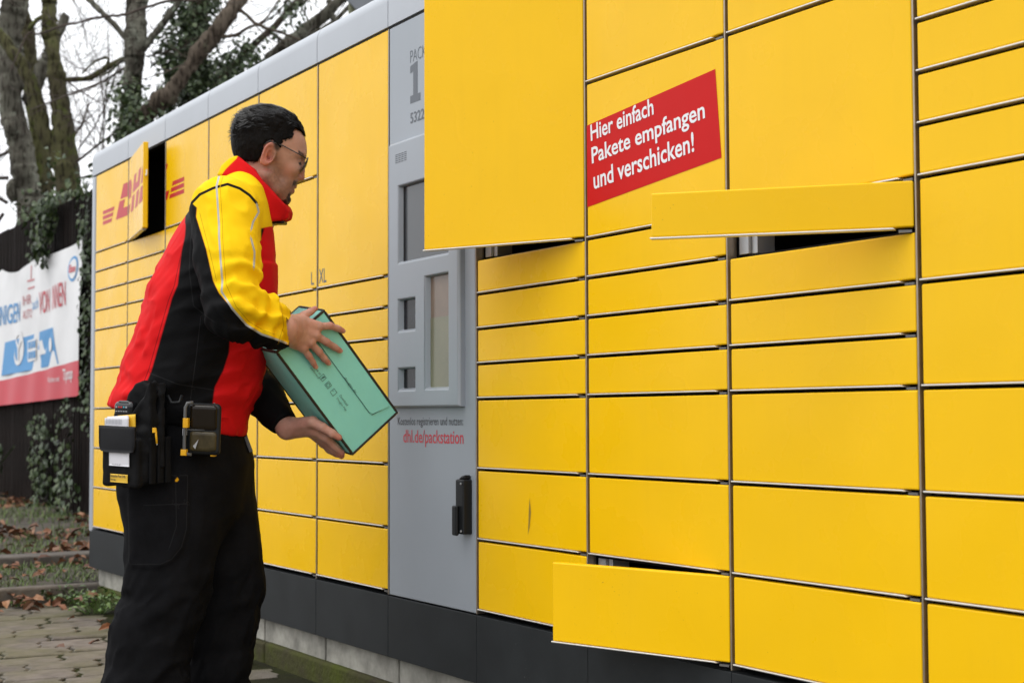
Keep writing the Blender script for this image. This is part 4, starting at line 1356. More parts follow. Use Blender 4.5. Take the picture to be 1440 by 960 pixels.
RED, YEL, BLK, GRY = (0.62, 0.010, 0.012), (0.86, 0.55, 0.006), (0.0055, 0.0055, 0.006), (0.42, 0.42, 0.40)
MT['jacket'] = attr_mix(pmat('softshell', RED, 0.72, var=0.04, vscale=10, bump=0.06, bscale=420, spec=0.07),
                        [('black', 1.0, -1.0, BLK), ('yellow', 0.8, -0.8, YEL), ('piping_line', 2.3, 1.5, BLK), ('reflex_line', 1.7, 1.0, GRY), ('seam_line', 0.7, 0.3, (0.25, 0.006, 0.008)), ('yseam_line', 0.6, 0.25, (0.50, 0.29, 0.004)), ('bseam_line', 0.7, 0.3, (0.020, 0.020, 0.021))])
MT['collar'] = attr_mix(pmat('collar_cloth', RED, 0.75, var=0.05, vscale=10, bump=0.06, bscale=420, spec=0.07), [('yellow', 0.8, -0.8, YEL), ('black', 0.8, -0.8, BLK)])
MT['trousers'] = attr_mix(pmat('work_trousers', (0.0075, 0.0075, 0.0085), 0.85, var=0.25, vscale=14, bump=0.10, bscale=380, spec=0.06), [('stitch_line', 0.8, 0.4, (0.016, 0.016, 0.017)), ('tab', 0.6, -0.6, (0.75, 0.36, 0.01))])
MT['skin'] = attr_mix(pmat('skin', (0.56, 0.315, 0.235), 0.48, var=0.14, vscale=55, bump=0.16, bscale=420, spec=0.35, col2=(0.62, 0.365, 0.28)),
                      [('tan', 0.0, 1.0, (0.42, 0.205, 0.128)), ('blush', 0.0, 1.0, (0.50, 0.160, 0.115)), ('stubble', 0.0, 1.0, (0.115, 0.062, 0.042)), ('lip', 0.0, 1.0, (0.40, 0.13, 0.11)), ('beard', 0.0, 1.0, (0.018, 0.012, 0.010))])
MT['skin'].node_tree.nodes['Principled BSDF'].inputs['Subsurface Weight'].default_value = 0.12
MT['skin'].node_tree.nodes['Principled BSDF'].inputs['Subsurface Radius'].default_value = (0.012, 0.005, 0.003)
MT['hair'] = pmat('black_hair', (0.007, 0.006, 0.0055), 0.5, var=0.3, vscale=60, bump=0.6, bscale=90, spec=0.04, stretch=(1, 1, 0.6))
MT['strand'] = pmat('hair_strand', (0.007, 0.006, 0.0055), 0.32, spec=0.30)
MT['frame'] = pmat('steel_frame', (0.06, 0.055, 0.052), 0.3, 0.8)
MT['lens'] = bpy.data.materials.new('lens'); MT['lens'].use_nodes = True
bl = MT['lens'].node_tree.nodes['Principled BSDF']
bl.inputs['Transmission Weight'].default_value = 1.0; bl.inputs['Roughness'].default_value = 0.0; bl.inputs['IOR'].default_value = 1.15
MT['eye'] = pmat('eye', (0.55, 0.52, 0.50), 0.15)
MT['iris'] = pmat('iris', (0.02, 0.012, 0.008), 0.1)

pfoot = toW(np.array([[262, 985, 0]]))[0]
person = empty('person', (pfoot[0], pfoot[1], 0.0), 'courier in red, yellow and black jacket lifting a green box towards the locker', 'person')

# ---------------- cardboard box: a true rectangular box
ZA = 3.70


def onray(px, py, Zd): return CAM + Zd * (CF + (px - 720) / FOC * CR - (py - 480) / FOC * CU)


A3 = onray(387.5, 495, ZA); B3 = onray(456, 435, ZA * 3.68 / 3.62); D3 = onray(496, 640, ZA * 3.755 / 3.62)
e1 = B3 - A3; W_ = np.linalg.norm(e1); e1 /= W_
e2 = D3 - A3; e2 -= e1 * (e2 @ e1); H_ = np.linalg.norm(e2); e2 /= H_
nrm = np.cross(e1, e2)
if nrm @ (CAM - A3) < 0: nrm = -nrm
DB = 0.150
MT['mint'] = pmat('mint_card', (0.27, 0.72, 0.62), 0.6, var=0.04, vscale=6, bump=0.06, bscale=60)
MT['mintdark'] = pmat('green_card', (0.075, 0.175, 0.14), 0.6, var=0.06, vscale=6, bump=0.06, bscale=60)
MT['edgeband'] = pmat('black_edge_band', (0.018, 0.015, 0.012), 0.5, var=0.2)
MT['boxink'] = pmat('box_ink', (0.02, 0.06, 0.05), 0.6)


def wsolid(P8, name, mats, parent, **k):
    pass


card = empty('cardboard_box', tuple(A3 + e2 * H_), 'mint green cardboard box with black edges held tilted in both hands', 'box')
b = MB()
c0 = A3 + e1 * W_ / 2 + e2 * H_ / 2 - nrm * DB / 2
b.obox(c0, e1 * (W_ / 2 - 0.001), e2 * (H_ / 2 - 0.001), nrm * (DB / 2 - 0.001))
bod = b.build('box_body', MT['mint'], card, bevel=0.002, seg=2)
EB = 0.0062
b = MB()
corners = [(0, 0), (W_, 0), (W_, H_), (0, H_)]
for i in range(4):
    u0, v0 = corners[i]; u1, v1 = corners[(i + 1) % 4]
    pa = A3 + e1 * u0 + e2 * v0; pb = A3 + e1 * u1 + e2 * v1
    inn_ = (c0 + nrm * DB / 2) - (pa + pb) / 2; inn_ /= np.linalg.norm(inn_)
    dr = (pb - pa) / np.linalg.norm(pb - pa); ln = np.linalg.norm(pb - pa)
    if i % 2: pa = pa + dr * EB; ln -= 2 * EB
    mid = pa + dr * ln / 2
    b.obox(mid + inn_ * (EB / 2 - 0.0006) - nrm * (EB * 0.5 - 0.0012), dr * ln / 2, inn_ * EB / 2, nrm * EB * 0.5)
    # band round the rear edge and across the depth
    b.obox(mid + inn_ * (EB / 2 - 0.0006) - nrm * (DB - EB * 0.5 + 0.0006), dr * ln / 2, inn_ * EB / 2, nrm * EB * 0.5)
for u0, v0 in corners:
    pa = A3 + e1 * u0 + e2 * v0
    iu = e1 * (1 if u0 == 0 else -1); iv = e2 * (1 if v0 == 0 else -1)
    b.obox(pa + (iu + iv) * (EB / 2 - 0.0009) - nrm * DB / 2, iu * EB / 2, iv * EB / 2, nrm * (DB / 2 - EB - 0.0005))
b.build('edge_band', MT['edgeband'], card, bevel=0.001, seg=1)
# tuck flap on the front face and the printed lines
def fpt(u, v, lift=0.0008): return A3 + e1 * u + e2 * v + nrm * lift


fl = MB()
us, vs_ = 0.62 * W_, 0.86 * H_
fl.add([fpt(us, 0.012, 0.0006), fpt(W_ - 0.008, 0.012, 0.0006), fpt(W_ - 0.008, vs_ + 0.014, 0.0006), fpt(W_ - 0.014, vs_ + 0.016, 0.0022), fpt(us + 0.004, vs_, 0.0024), fpt(us, vs_ - 0.01, 0.0022)], [(0, 1, 2, 3, 4, 5)])
o = fl.build('tuck_flap', MT['mint'], card)
fo_ = MB()
fo_.obox(fpt(us - 0.0006, vs_ / 2 + 0.004, 0.0006), e1 * 0.0005, e2 * (vs_ / 2 - 0.01), nrm * 0.0006)
fo_.obox(fpt((us + W_) / 2 - 0.005, vs_ + 0.0085, 0.0006), (e1 * 1.0 + e2 * 0.27) * 0.026, e2 * 0.0005, nrm * 0.0006)
fo_.build('flap_edge', MT['boxink'], card)
if np.dot(np.cross(e2, -e1), nrm) > 0: TX, TZ = e2, -e1
else: TX, TZ = e2, e1
for tx, u_, v_, w_, h_ in (('follow us', 0.330, 0.265, 0.030, 0.0065), ('perfumery', 0.27, 0.262, 0.036, 0.0065), ('douglas.de', 0.60, 0.495, 0.052, 0.0075), ('Download', 0.385, 0.575, 0.034, 0.006), ('Douglas App', 0.315, 0.575, 0.042, 0.0065)):
    text_mesh(tx, 'box_lettering', 0, 0, w_, h_, fpt(u_ * W_, v_ * H_, 0.0028), TX, TZ, nrm, MT['boxink'], card, 0.0)
ic = MB()


def frame_icon(u, v, s, w):
    for (du, dv, a, c_) in ((0, -s, s, w), (0, s, s, w)):
        ic.obox(fpt(u + du, v + dv, 0.0009), e1 * a, e2 * c_, nrm * 0.0002)
    for (du, dv) in ((-s, 0), (s, 0)):
        ic.obox(fpt(u + du, v + dv, 0.0009), e1 * w, e2 * s, nrm * 0.0002)


for k_, v_ in enumerate((0.385, 0.455, 0.525)):
    frame_icon(0.35 * W_, v_ * H_, 0.0068, 0.00042)
u0, v0 = 0.35 * W_, 0.455 * H_
ic.tube([fpt(u0 + 0.0042 * math.cos(t), v0 + 0.0042 * math.sin(t), 0.0010) for t in np.linspace(0, 6.283, 17)], 0.0005, 4)
ic.obox(fpt(0.35 * W_ + 0.001, 0.525 * H_ - 0.004, 0.0011), e1 * 0.0012, e2 * 0.0008, nrm * 0.0002)
ic.build('printed_icons', MT['boxink'], card)
text_mesh('f', 'box_lettering', 0, 0, 0.006, 0.010, fpt(0.35 * W_ - (0.005 if TZ @ e1 > 0 else -0.005), 0.385 * H_ - 0.003, 0.0012), TX, TZ, nrm, MT['boxink'], card, 0.02)
# clear tape corner
MT['tape'] = pmat('clear_tape', (0.45, 0.42, 0.38), 0.2)
b = MB(); b.obox(fpt(W_ - 0.010, H_ + 0.0008, -0.006), e1 * 0.012, e2 * 0.0006, nrm * 0.007); b.build('tape', MT['tape'], card)


def face_q(px, py, off):
    """modelling-space point seen at (px, py), lying off metres outside the box's front face"""
    d = CF + (px - 720) / FOC * CR - (py - 480) / FOC * CU
    t = ((A3 + nrm * off - CAM) @ nrm) / (d @ nrm)
    return toQ(CAM + t * d)


def toQ(Wp):
    D = (np.asarray(Wp) - CAM - ZP * CF) / SPX
    return np.array([720 + D @ CR, 480 - D @ CU, D @ CF])


# ---------------- head, neck and hands (one skin mesh), with hidden torso and limbs inside the clothes
G, lo, h = grid((318, 140, -62), (442, 318, 62), 1.3)
yaw = math.radians(9)
cx0 = 376.0
Pl = G.copy()
dx = G[..., 0] - cx0; dl = G[..., 2]
Pl[..., 0] = cx0 + dx * math.cos(yaw) + dl * math.sin(yaw)
Pl[..., 2] = -dx * math.sin(yaw) + dl * math.cos(yaw)
P = Pl; X, Y, Lz = P[..., 0], P[..., 1], P[..., 2]; AL = np.abs(Lz)
Ps = P.copy(); Ps[..., 2] = AL                         # mirrored half space
tilt = math.radians(18)
Rt = rotz(tilt)
d = ell(P, (379, 204, 0), (51, 46, 41), Rt)            # skull
d = smin(d, ell(P, (402, 222, 0), (25, 38, 33), rotz(math.radians(14))), 10)   # mid face
d = smin(d, ell(P, (400, 258, 0), (17, 28, 24), rotz(math.radians(20))), 9)  # muzzle / chin block
d = smin(d, chain(Ps, [(376, 250, 27), (388, 268, 21), (400, 280, 8)], [11, 9, 8], 5), 8)   # jaw line
d = smin(d, ell(P, (399.5, 279, 0), (8.5, 9, 11)), 5)    # chin
d = smin(d, ell(Ps, (410, 239, 21), (11, 9, 9)), 8)    # cheek bone
d = smin(d, chain(Ps, [(423, 218, 4), (421, 218, 16), (413, 219, 27)], [4.0, 4.2, 3.5], 3), 6)   # brow ridge
d = smax(d, -ell(Ps, (428, 228.5, 16.5), (10, 6.8, 9.5)), 5)    # eye sockets
d = smin(d, ell(Ps, (415.5, 228, 15.5), (7.5, 7.0, 8.0)), 2.0)  # lids
d = smin(d, chain(P, [(421.5, 223, 0), (423.6, 238, 0), (423.6, 249.0, 0)], [3.8, 4.0, 4.6], 4), 4)  # nose
d = smin(d, ell(Ps, (417.6, 250.6, 5.8), (5.6, 4.0, 3.9)), 3)   # nose wings
d = smax(d, -ell(Ps, (420, 254.9, 3.4), (3.2, 1.8, 2.0)), 1.2)
d = smin(d, ell(P, (411.8, 261.5, 0), (4.4, 3.2, 10.5), rotz(0.3)), 2.6)  # upper lip
d = smin(d, ell(P, (408.0, 269.8, 0), (4.6, 3.6, 9.5), rotz(0.2)), 2.6)   # lower lip
d = smax(d, -ell(P, (413.8, 265.6, 0), (5.0, 1.1, 10.0), rotz(0.25)), 1.2)
d = smax(d, -ell(P, (409.6, 275.8, 0), (4.2, 3.2, 12)), 3)
neck = chain(P, [(340, 292, 0), (352, 262, 0), (368, 236, 0)], [37, 32, 31], 8)
d = smin(d, neck, 9)
d = smin(d, cone(P, (385, 270, 0), (368, 296, 0), 9, 14), 8)
# ears: cupped disc with rim
for sg_ in (-1, 1):
    Re = rotz(math.radians(16))
    pe = P - np.array([378.5, 222.5, 39.5 * sg_]); pe = (pe @ Re) * 1.17
    pe[..., 2] = pe[..., 2] * sg_
    pe[..., 2] -= -pe[..., 0] * 0.35
    rr = np.sqrt((pe[..., 0] / 10.0) ** 2 + ((pe[..., 1] + 1) / 17.5) ** 2)
    rr2 = rr * (1 + 0.25 * np.clip(pe[..., 1] / 17, 0, 1) * np.clip(pe[..., 0] / 10, -1, 1))
    disc = np.maximum((rr2 - 1) * 11, np.abs(pe[..., 2] - 0.6) - 2.4)
    rim = np.sqrt(((rr2 - 0.92) * 11) ** 2 + (pe[..., 2] - 3.6) ** 2) - 2.1
    ear = smin(disc, rim, 1.5)
    ear = smin(ear, ell(pe, (-0.5, 14, 2.0), (4.5, 5.2, 2.8)), 2.5)       # lobe
    ear = smin(ear, ell(pe, (7.5, 2.5, 2.0), (2.4, 4.0, 2.8)), 2)        # tragus
    ear = smax(ear, -ell(pe, (1.5, 1.5, 5.6), (6.0, 10.0, 7.8)), 1.2)
    ear = smin(ear, cone(pe, (-3.5, -8, 1.5), (-4.5, 7, 1.5), 1.2, 1.2), 1.2)
    d = smin(d, ear, 2.5)
head_d = d
HV, HF = nets(d, lo, h)
# head attributes in head-local coordinates
hx = HV[:, 0] - cx0; hl = HV[:, 2]
lx = cx0 + hx * math.cos(yaw) + hl * math.sin(yaw); ly = HV[:, 1]; ll = np.abs(-hx * math.sin(yaw) + hl * math.cos(yaw))
ss = lambda v, a, b_: np.clip((v - a) / (b_ - a), 0, 1) ** 2 * (3 - 2 * np.clip((v - a) / (b_ - a), 0, 1))
n1 = vnoise(HV, 2.6, 51, 2)
jaw = poly2(lx, ly, [(381, 202), (389, 203), (393, 226), (398, 246), (407, 255), (418, 258), (420, 264), (414, 280), (404, 294), (380, 290), (366, 262), (374, 240), (384, 232)])
stub = 0.55 * ss(-jaw, -7, 7) * np.clip(0.85 + 0.45 * n1, 0.2, 1)
jaw2 = poly2(lx, ly, [(413, 256), (420, 257), (419, 264), (412, 264)])
gt = poly2(lx, ly, [(401, 270), (414, 275.5), (413, 290), (398, 294), (391, 284), (395, 274)])
mou = poly2(lx, ly, [(412, 255), (420, 257), (417, 261), (411, 261.5), (405, 267), (401, 276), (397, 275), (401, 265)])
beard = np.maximum(0.97 * ss(-gt, -3.5, 2.0), 0.95 * ss(-mou, -2.2, 0.8)) * np.clip(0.9 + 0.5 * n1, 0.5, 1) * (ll < 18)
brow = line2(lx, ly, [(424, 219.5), (419, 216.5), (410, 219)])
beard = np.maximum(beard, 0.97 * ss(-brow, -3.4, -1.2) * (ll > 5) * (ll < 29) * np.clip(0.8 + 1.2 * n1, 0.2, 1))
lash = line2(lx, ly, [(424.5, 229.5), (420, 232.0), (414, 231)])
beard = np.maximum(beard, 0.95 * ss(-lash, -2.2, -0.8) * (ll > 8) * (ll < 25))
side = line2(lx, ly, [(389, 200), (389.5, 212)])
beard = np.maximum(beard, 0.85 * ss(-side, -7, -2) * (ll > 20))
napeh = poly2(lx, ly, [(325, 200), (362, 200), (365, 222), (356, 234), (336, 233)])
beard = np.maximum(beard, 0.75 * ss(-napeh, -5, 5) * np.clip(0.8 + 1.0 * n1, 0, 1))
prof_h = [(431.5, 190.5), (429, 184), (416, 166), (400, 154.5), (380, 147.5), (352, 150), (336, 164), (328, 184), (325.5, 204), (327.5, 222), (338, 227), (350, 230), (362, 231), (367, 223), (370, 212), (374, 204), (384, 201), (388, 207), (394, 211), (397, 201), (410, 197), (411.5, 188), (414, 180.5), (424, 185.5), (430.5, 192)]
hl_ = poly2(lx, ly, prof_h)
beard = np.maximum(beard, 0.8 * ss(-hl_, -4.0, 1.0) * (ly < 240) * np.clip(0.75 + 1.1 * vnoise(HV, 1.8, 53, 2), 0, 1) * ((ll > 33) | (ly < 200)))
lip = ss(-line2(lx, ly, [(413.5, 262.5), (411, 266), (409, 270.5)]), -4.2, -2.2) * (ll < 10.5)
lip *= (poly2(lx, ly, [(409, 259), (421, 260), (418, 274), (408, 275)]) < 0)
blush = np.clip(0.75 * ss(-line2(lx, ly, [(378, 208), (373, 222), (378, 238)]), -13, -5) * (ll > 34) + 0.35 * ss(-np.hypot(lx - 426, ly - 250), -10, -4) + 0.22 * ss(-np.hypot(lx - 406, ly - 243), -14, -3), 0, 1)
# ---- hands
def hand(lo_, hi_, hh, palm, fingers, extra=None):
    G, l0, h0 = grid(lo_, hi_, hh)
    d = None
    for pts, rad, k in palm:
        c = chain(G, pts, rad, k); d = c if d is None else smin(d, c, 5)
    for pts, rad in fingers:
        d = smin(d, chain(G, pts, rad, 2.0), 2.2)
    if extra is not None: d = extra(G, d)
    return nets(d, l0, h0)


o_ = 0.001
F_ = lambda x, y, mm_: face_q(x, y, mm_ / 1000.0)
RW = q(400, 464, -112)
iM, mM, rM, pM = F_(447, 459, 19), F_(443, 471, 21), F_(436, 481, 20), F_(426, 489, 16)
rf = [([iM, F_(464, 458, 17), F_(474.5, 461.5, 12), F_(481.5, 465, 8)], [5.6, 5.0, 4.5, 3.9]),
      ([mM, F_(459.5, 481, 19), F_(470.5, 488, 12.5), F_(477.5, 492.5, 8)], [5.6, 5.0, 4.6, 4.0]),
      ([rM, F_(449, 495, 18), F_(456, 504, 12), F_(461.5, 510, 8)], [5.4, 4.9, 4.5, 3.9]),
      ([pM, F_(434.5, 500.5, 15), F_(440, 509, 10), F_(443.5, 515, 7.5)], [4.9, 4.4, 4.0, 3.6]),
      ([F_(415, 452, 12), F_(428, 443.5, 8), F_(437, 438, 5), F_(443, 434, 4)], [7.0, 6.0, 4.8, 4.0])]
wr_t, wr_b = RW + np.array([2, -9, 3]), RW + np.array([2, 9, 3])
palm = [([wr_t, F_(420, 453, 16), iM], [13, 10.5, 7.5], 5), ([RW, F_(420, 463, 17), mM], [14, 11, 7.8], 5), ([RW, F_(417, 472, 16), rM], [14, 11, 7.5], 5), ([wr_b, F_(414, 479, 14), pM], [11.5, 10, 7.0], 5),
        ([RW + np.array([-45, -8, -14]), RW], [17, 16.5], 5)]


def knuckles(G, d):
    for p, r in ((iM, 5.4), (mM, 5.6), (rM, 5.4), (pM, 5.0)):
        d = smin(d, np.linalg.norm(G - p - toQdir(nrm) * 2.2, axis=-1) - r, 3)
    return d + 0.25 * noise3(G, 4.0, 77, 1)


def toQdir(v): return np.array([v @ CR, -(v @ CU), v @ CF])


R1V, R1F = hand((350, 415, -175), (495, 528, -35), 1.15, palm, rf, knuckles)
# left hand under the low edge of the box
LN = toQdir(nrm); E2q = toQdir(e2); E1q = toQdir(e1)
low = lambda u, v, t, off: toQ(A3 + e1 * (u * W_) + e2 * (v * H_) - nrm * (t * DB)) + (-E1q) * off     # on the lower long side, off units outside
LWr = q(404, 602, 12)
pc = low(0, 0.80, 0.62, 16)
lf = [([low(0, 0.80, 0.26, 9), low(0, 0.905, 0.22, 7.5), low(0, 0.965, 0.20, 5.6)], [6.4, 5.4, 4.4]),
      ([low(0, 0.84, 0.44, 9), low(0, 0.945, 0.42, 8), low(0, 1.015, 0.38, 4.6)], [6.4, 5.6, 4.4]),
      ([low(0, 0.85, 0.62, 9), low(0, 0.955, 0.62, 8), low(0, 1.02, 0.58, 4.6)], [6.4, 5.6, 4.4]),
      ([low(0, 0.82, 0.80, 9), low(0, 0.92, 0.80, 7), low(0, 0.99, 0.78, 4.4)], [5.8, 5.0, 4.0]),
      ([low(0, 0.63, 0.24, 12), low(0, 0.69, 0.09, 8), low(0, 0.76, -0.01, 4.6), low(0, 0.81, -0.05, 1.5)], [8.0, 6.6, 5.6, 4.6])]
lp_ = [([LWr, low(0, 0.70, 0.38, 12), low(0, 0.80, 0.26, 9)], [13.5, 11, 7.5], 5), ([LWr, low(0, 0.71, 0.52, 12), low(0, 0.84, 0.44, 9)], [14, 11.5, 7.8], 5),
       ([LWr, low(0, 0.71, 0.66, 12), low(0, 0.85, 0.62, 9)], [14, 11.5, 7.8], 5), ([LWr, low(0, 0.70, 0.78, 12), low(0, 0.82, 0.80, 9)], [13, 10.5, 7], 5),
       ([LWr, low(0, 0.63, 0.24, 12)], [13, 8.5], 5), ([LWr * 0.72 + q(324, 500, 84) * 0.28, LWr], [15, 14], 5)]
L1V, L1F = hand((340, 540, -130), (505, 690, 90), 1.3, lp_, lf, lambda G, d: d + 0.25 * noise3(G, 4.0, 78, 1))
# ---- hidden trunk and limbs so that the body is one figure under the clothes
SH_R, EL_R, WR_R = q(316, 296, -92), q(330, 436, -158), q(404, 466, -116)
SH_L, EL_L, WR_L = q(335, 305, 105), q(324, 500, 84), q(404, 602, 12)
HIP_R, KN_R, AN_R = q(236, 640, -48), q(236, 818, -52), q(208, 990, -52)
HIP_L, KN_L, AN_L = q(300, 640, 52), q(312, 820, 56), q(308, 990, 54)
G, l0, h0 = grid((150, 230, -190), (420, 1020, 150), 6.0)
d = chain(G, [(338, 300, 0), (300, 400, 0), (262, 560, 0), (262, 640, 0)], [50, 58, 60, 60], 20)
d = smin(d, chain(G, [SH_R, SH_L], [34, 34], 10), 20)
for a, bq, c, ra, rb, rc_ in ((SH_R, EL_R, WR_R, 30, 24, 15), (SH_L, EL_L, WR_L, 30, 22, 14)):
    d = smin(d, chain(G, [a, bq, c], [ra, rb, rc_], 8), 10)
for a, bq, c in ((HIP_R, KN_R, AN_R), (HIP_L, KN_L, AN_L)):
    d = smin(d, chain(G, [a, bq, c], [46, 34, 24], 8), 10)
BV, BF = nets(d, l0, h0)
allV = np.concatenate([HV, R1V, L1V, BV])
off = np.cumsum([0, len(HV), len(R1V), len(L1V)])
allF = np.concatenate([HF + off[0], R1F + off[1], L1F + off[2], BF + off[3]])
zz_ = lambda a, tail: np.concatenate([a, tail, np.zeros(len(BV))])
hn = np.concatenate([R1V, L1V])
tips = np.array([f[0][-1] for f in rf] + [f[0][-1] for f in lf]); kn = np.array([f[0][1] for f in rf])
dist = np.min(np.linalg.norm(hn[:, None, :] - tips[None], axis=2), 1); dk = np.min(np.linalg.norm(hn[:, None, :] - kn[None], axis=2), 1)
hb_ = np.clip(0.55 * ss(-dist, -12, -3) + 0.35 * ss(-dk, -8, -3) + 0.22 + 0.2 * vnoise(hn, 9, 61, 2), 0, 1)
zero = np.zeros(len(hn))
smesh('body', allV, allF, MT['skin'], person, dict(tan=zz_(np.clip(0.75 + 0.35 * vnoise(HV, 14, 71, 2), 0, 1), zero + 0.10), blush=zz_(blush, hb_), stubble=zz_(stub, zero), lip=zz_(lip, zero), beard=zz_(beard, zero)))
# nails
nb = []
bnail = MB()
for f in rf[:4]:
    tp = f[0][-1]; pv_ = f[0][-2]; dr = tp - pv_; dr /= np.linalg.norm(dr)
    up_ = toQdir(nrm); sd_ = np.cross(dr, up_); sd_ /= np.linalg.norm(sd_); up_ = np.cross(sd_, dr)
    if up_ @ toQdir(nrm) < 0: up_ = -up_
    rt = f[1][-1]
    pts = []
    for i_, (a, w__) in enumerate(((-1.5, 2.2), (0.8, 2.6), (2.8, 2.0))):
        for s_ in (-1, 0, 1):
            pts.append(tp + dr * a + sd_ * s_ * w__ + up_ * (rt + 0.15 - 0.9 * abs(s_)))
    n0 = len(nb); nb += pts
    for r_i in range(2):
        for c_i in range(2):
            k0 = n0 + r_i * 3 + c_i; bnail.f.append((k0, k0 + 1, k0 + 4, k0 + 3)); bnail.m.append(0)
MT['nail'] = pmat('nail', (0.52, 0.27, 0.21), 0.25)
if nb: smesh('fingernails', np.array(nb), bnail.f, MT['nail'], person)

# ---------------- eyes and glasses
def hq(x, y, l):
    """head-local -> modelling coordinates"""
    dx_, dl_ = x - cx0, l
    return np.array([cx0 + dx_ * math.cos(yaw) - dl_ * math.sin(yaw), y, dx_ * math.sin(yaw) + dl_ * math.cos(yaw)])


for sg_ in (-1, 1):
    c = hq(416.8, 228.6, 15.5 * sg_); G2, l2, h2 = grid(tuple(c - 9), tuple(c + 9), 1.2)
    V, F_c = nets(np.linalg.norm(G2 - c, axis=-1) - 5.6, l2, h2)
    smesh('eye', V, F_c, MT['eye'], person)
    c2 = hq(418.0, 229.3, 15.5 * sg_ + 0); G2, l2, h2 = grid(tuple(c2 - 5), tuple(c2 + 5), 0.7)
    V, F_c = nets(np.linalg.norm(G2 - c2, axis=-1) - 3.0, l2, h2)
    smesh('iris', V, F_c, MT['iris'], person)
gl = MB(); lens = MB()
glasses_pts = []
for sg_ in (-1, 1):
    temple = [hq(372, 209, 43 * sg_), hq(379, 204, 43 * sg_), hq(398, 210, 41 * sg_), hq(416, 219, 38.5 * sg_), hq(430, 226.5, 35.5 * sg_)]
    gl.tube([toW(p) for p in temple], 0.0015, 6)
    rimp = []
    for t in np.linspace(0, 2 * math.pi, 22, endpoint=False):
        cu_, su_ = math.cos(t), math.sin(t)
        a_ = np.sign(cu_) * abs(cu_) ** 0.7 * 14.5; b__ = np.sign(su_) * abs(su_) ** 0.75 * 10.0
        rimp.append(hq(426.8 - 0.52 * b__ + 0.012 * a_ * a_ * 0.4, 233.5 + b__, sg_ * (20.5 + a_)))
    gl.tube([toW(p) for p in rimp + [rimp[0]]], 0.0015, 6)
    lens.add([toW(p) for p in rimp], [tuple(range(22))])
gl.tube([toW(hq(427.5, 229.5, -6)), toW(hq(429.5, 227.5, 0)), toW(hq(427.5, 229.5, 6))], 0.0011, 6)
gg = gl.build('glasses', MT['frame'], person, True)
ln_ = lens.build('lens', MT['lens'], None); sol = ln_.modifiers.new('s', 'SOLIDIFY'); sol.thickness = 0.0012; keep_parent(ln_, gg)

# ---------------- hair
G, lo, h = grid((316, 138, -58), (440, 242, 58), 1.3)
P = G.copy(); dx = G[..., 0] - cx0; dl = G[..., 2]
P[..., 0] = cx0 + dx * math.cos(yaw) + dl * math.sin(yaw); P[..., 2] = -dx * math.sin(yaw) + dl * math.cos(yaw)
sk = ell(P, (379, 204, 0), (51, 46, 41), Rt)
sk = smin(sk, chain(P, [(340, 292, 0), (352, 262, 0), (368, 236, 0)], [37, 32, 31], 8), 9)
X, Y = P[..., 0], P[..., 1]
topm = ss(-(Y + 0.10 * (X - 380)), -197, -165)
thick = 3.0 + 8.5 * topm
pf = poly2(X, Y, prof_h)
Ph = P @ rotz(math.radians(20))
nz_ = noise3(Ph * np.array([0.28, 1.25, 1.25]), 5.0, 91, 2)
hd_ = smax(sk - thick - 2.4 * nz_ * (0.10 + topm), pf - 0.8 + 1.4 * noise3(P, 3.2, 92, 1), 2.0)
HVh, HFh = nets(hd_, lo, h)
hair = smesh('hair', HVh, HFh, MT['hair'], person)
# combed strands over the cap
rsH = np.random.RandomState(3)
sv, sf = [], []
ids = rsH.choice(len(HVh), 6500)
clump = np.stack([vnoise(HVh, 7.0, 301 + k_, 1) for k_ in range(3)], 1)
cen = np.array([379, 204, 0.0])
for i in ids:
    p = HVh[i]
    dxx, dll = p[0] - cx0, p[2]
    xl = cx0 + dxx * math.cos(yaw) + dll * math.sin(yaw); ll_ = -dxx * math.sin(yaw) + dll * math.cos(yaw)
    n = (p - cen) / np.array([51, 46, 41.0]) ** 2; n /= np.linalg.norm(n)
    top = float(np.clip((192 - p[1] - 0.1 * (xl - 380)) / 28, 0, 1))
    if top > 0.05:
        flow = np.array([-0.75, -0.35, 0.15 * np.sign(ll_ + 1e-3)]) + clump[i] * np.array([0.5, 0.7, 0.7]) + rsH.randn(3) * 0.09; L_n = rsH.uniform(8, 15)
        lift = 0.10 + 0.22 * rsH.rand()
    else:
        flow = np.array([-0.35, 0.9, 0]) + rsH.randn(3) * 0.22; L_n = rsH.uniform(2, 4.5); lift = 0.04
    if poly2(np.array([xl]), np.array([p[1]]), prof_h)[0] > 1.5: continue
    t_ = flow - n * (flow @ n); t_ /= np.linalg.norm(t_) + 1e-9
    s_ = np.cross(t_, n); wdt = 0.48
    n0 = len(sv)
    for k in range(4):
        f_ = k / 3
        c = p - n * 0.8 + t_ * L_n * f_ + n * (lift * L_n * f_ * (1 - 0.45 * f_))
        w__ = wdt * (1 - 0.8 * f_)
        sv += [c - s_ * w__, c + s_ * w__]
    sf += [(n0 + 2 * k, n0 + 2 * k + 1, n0 + 2 * k + 3, n0 + 2 * k + 2) for k in range(3)]
st_o = smesh('hair_strands', np.array(sv), sf, MT['strand'], None); keep_parent(st_o, hair); tag(st_o, kind='stuff')
# stray hairs standing up at the crown
# ---------------- jacket
phi = math.radians(20)
rings = [  # y, left x, right x, half width across, centre l
    (238, 318, 352, 40, 0), (252, 300, 366, 62, 0), (268, 280, 376, 92, 0), (290, 264, 382, 106, 0), (320, 246, 386, 108, 0), (360, 228, 387, 104, 0), (400, 212, 386, 102, 0), (440, 199, 383, 101, 0),
    (480, 187, 378, 100, 0), (520, 174, 370, 100, 0), (550, 162, 360, 100, 0), (580, 156, 350, 99, 0), (610, 160, 342, 96, 0), (640, 168, 340, 94, 0)]
RA = np.array(rings, float)


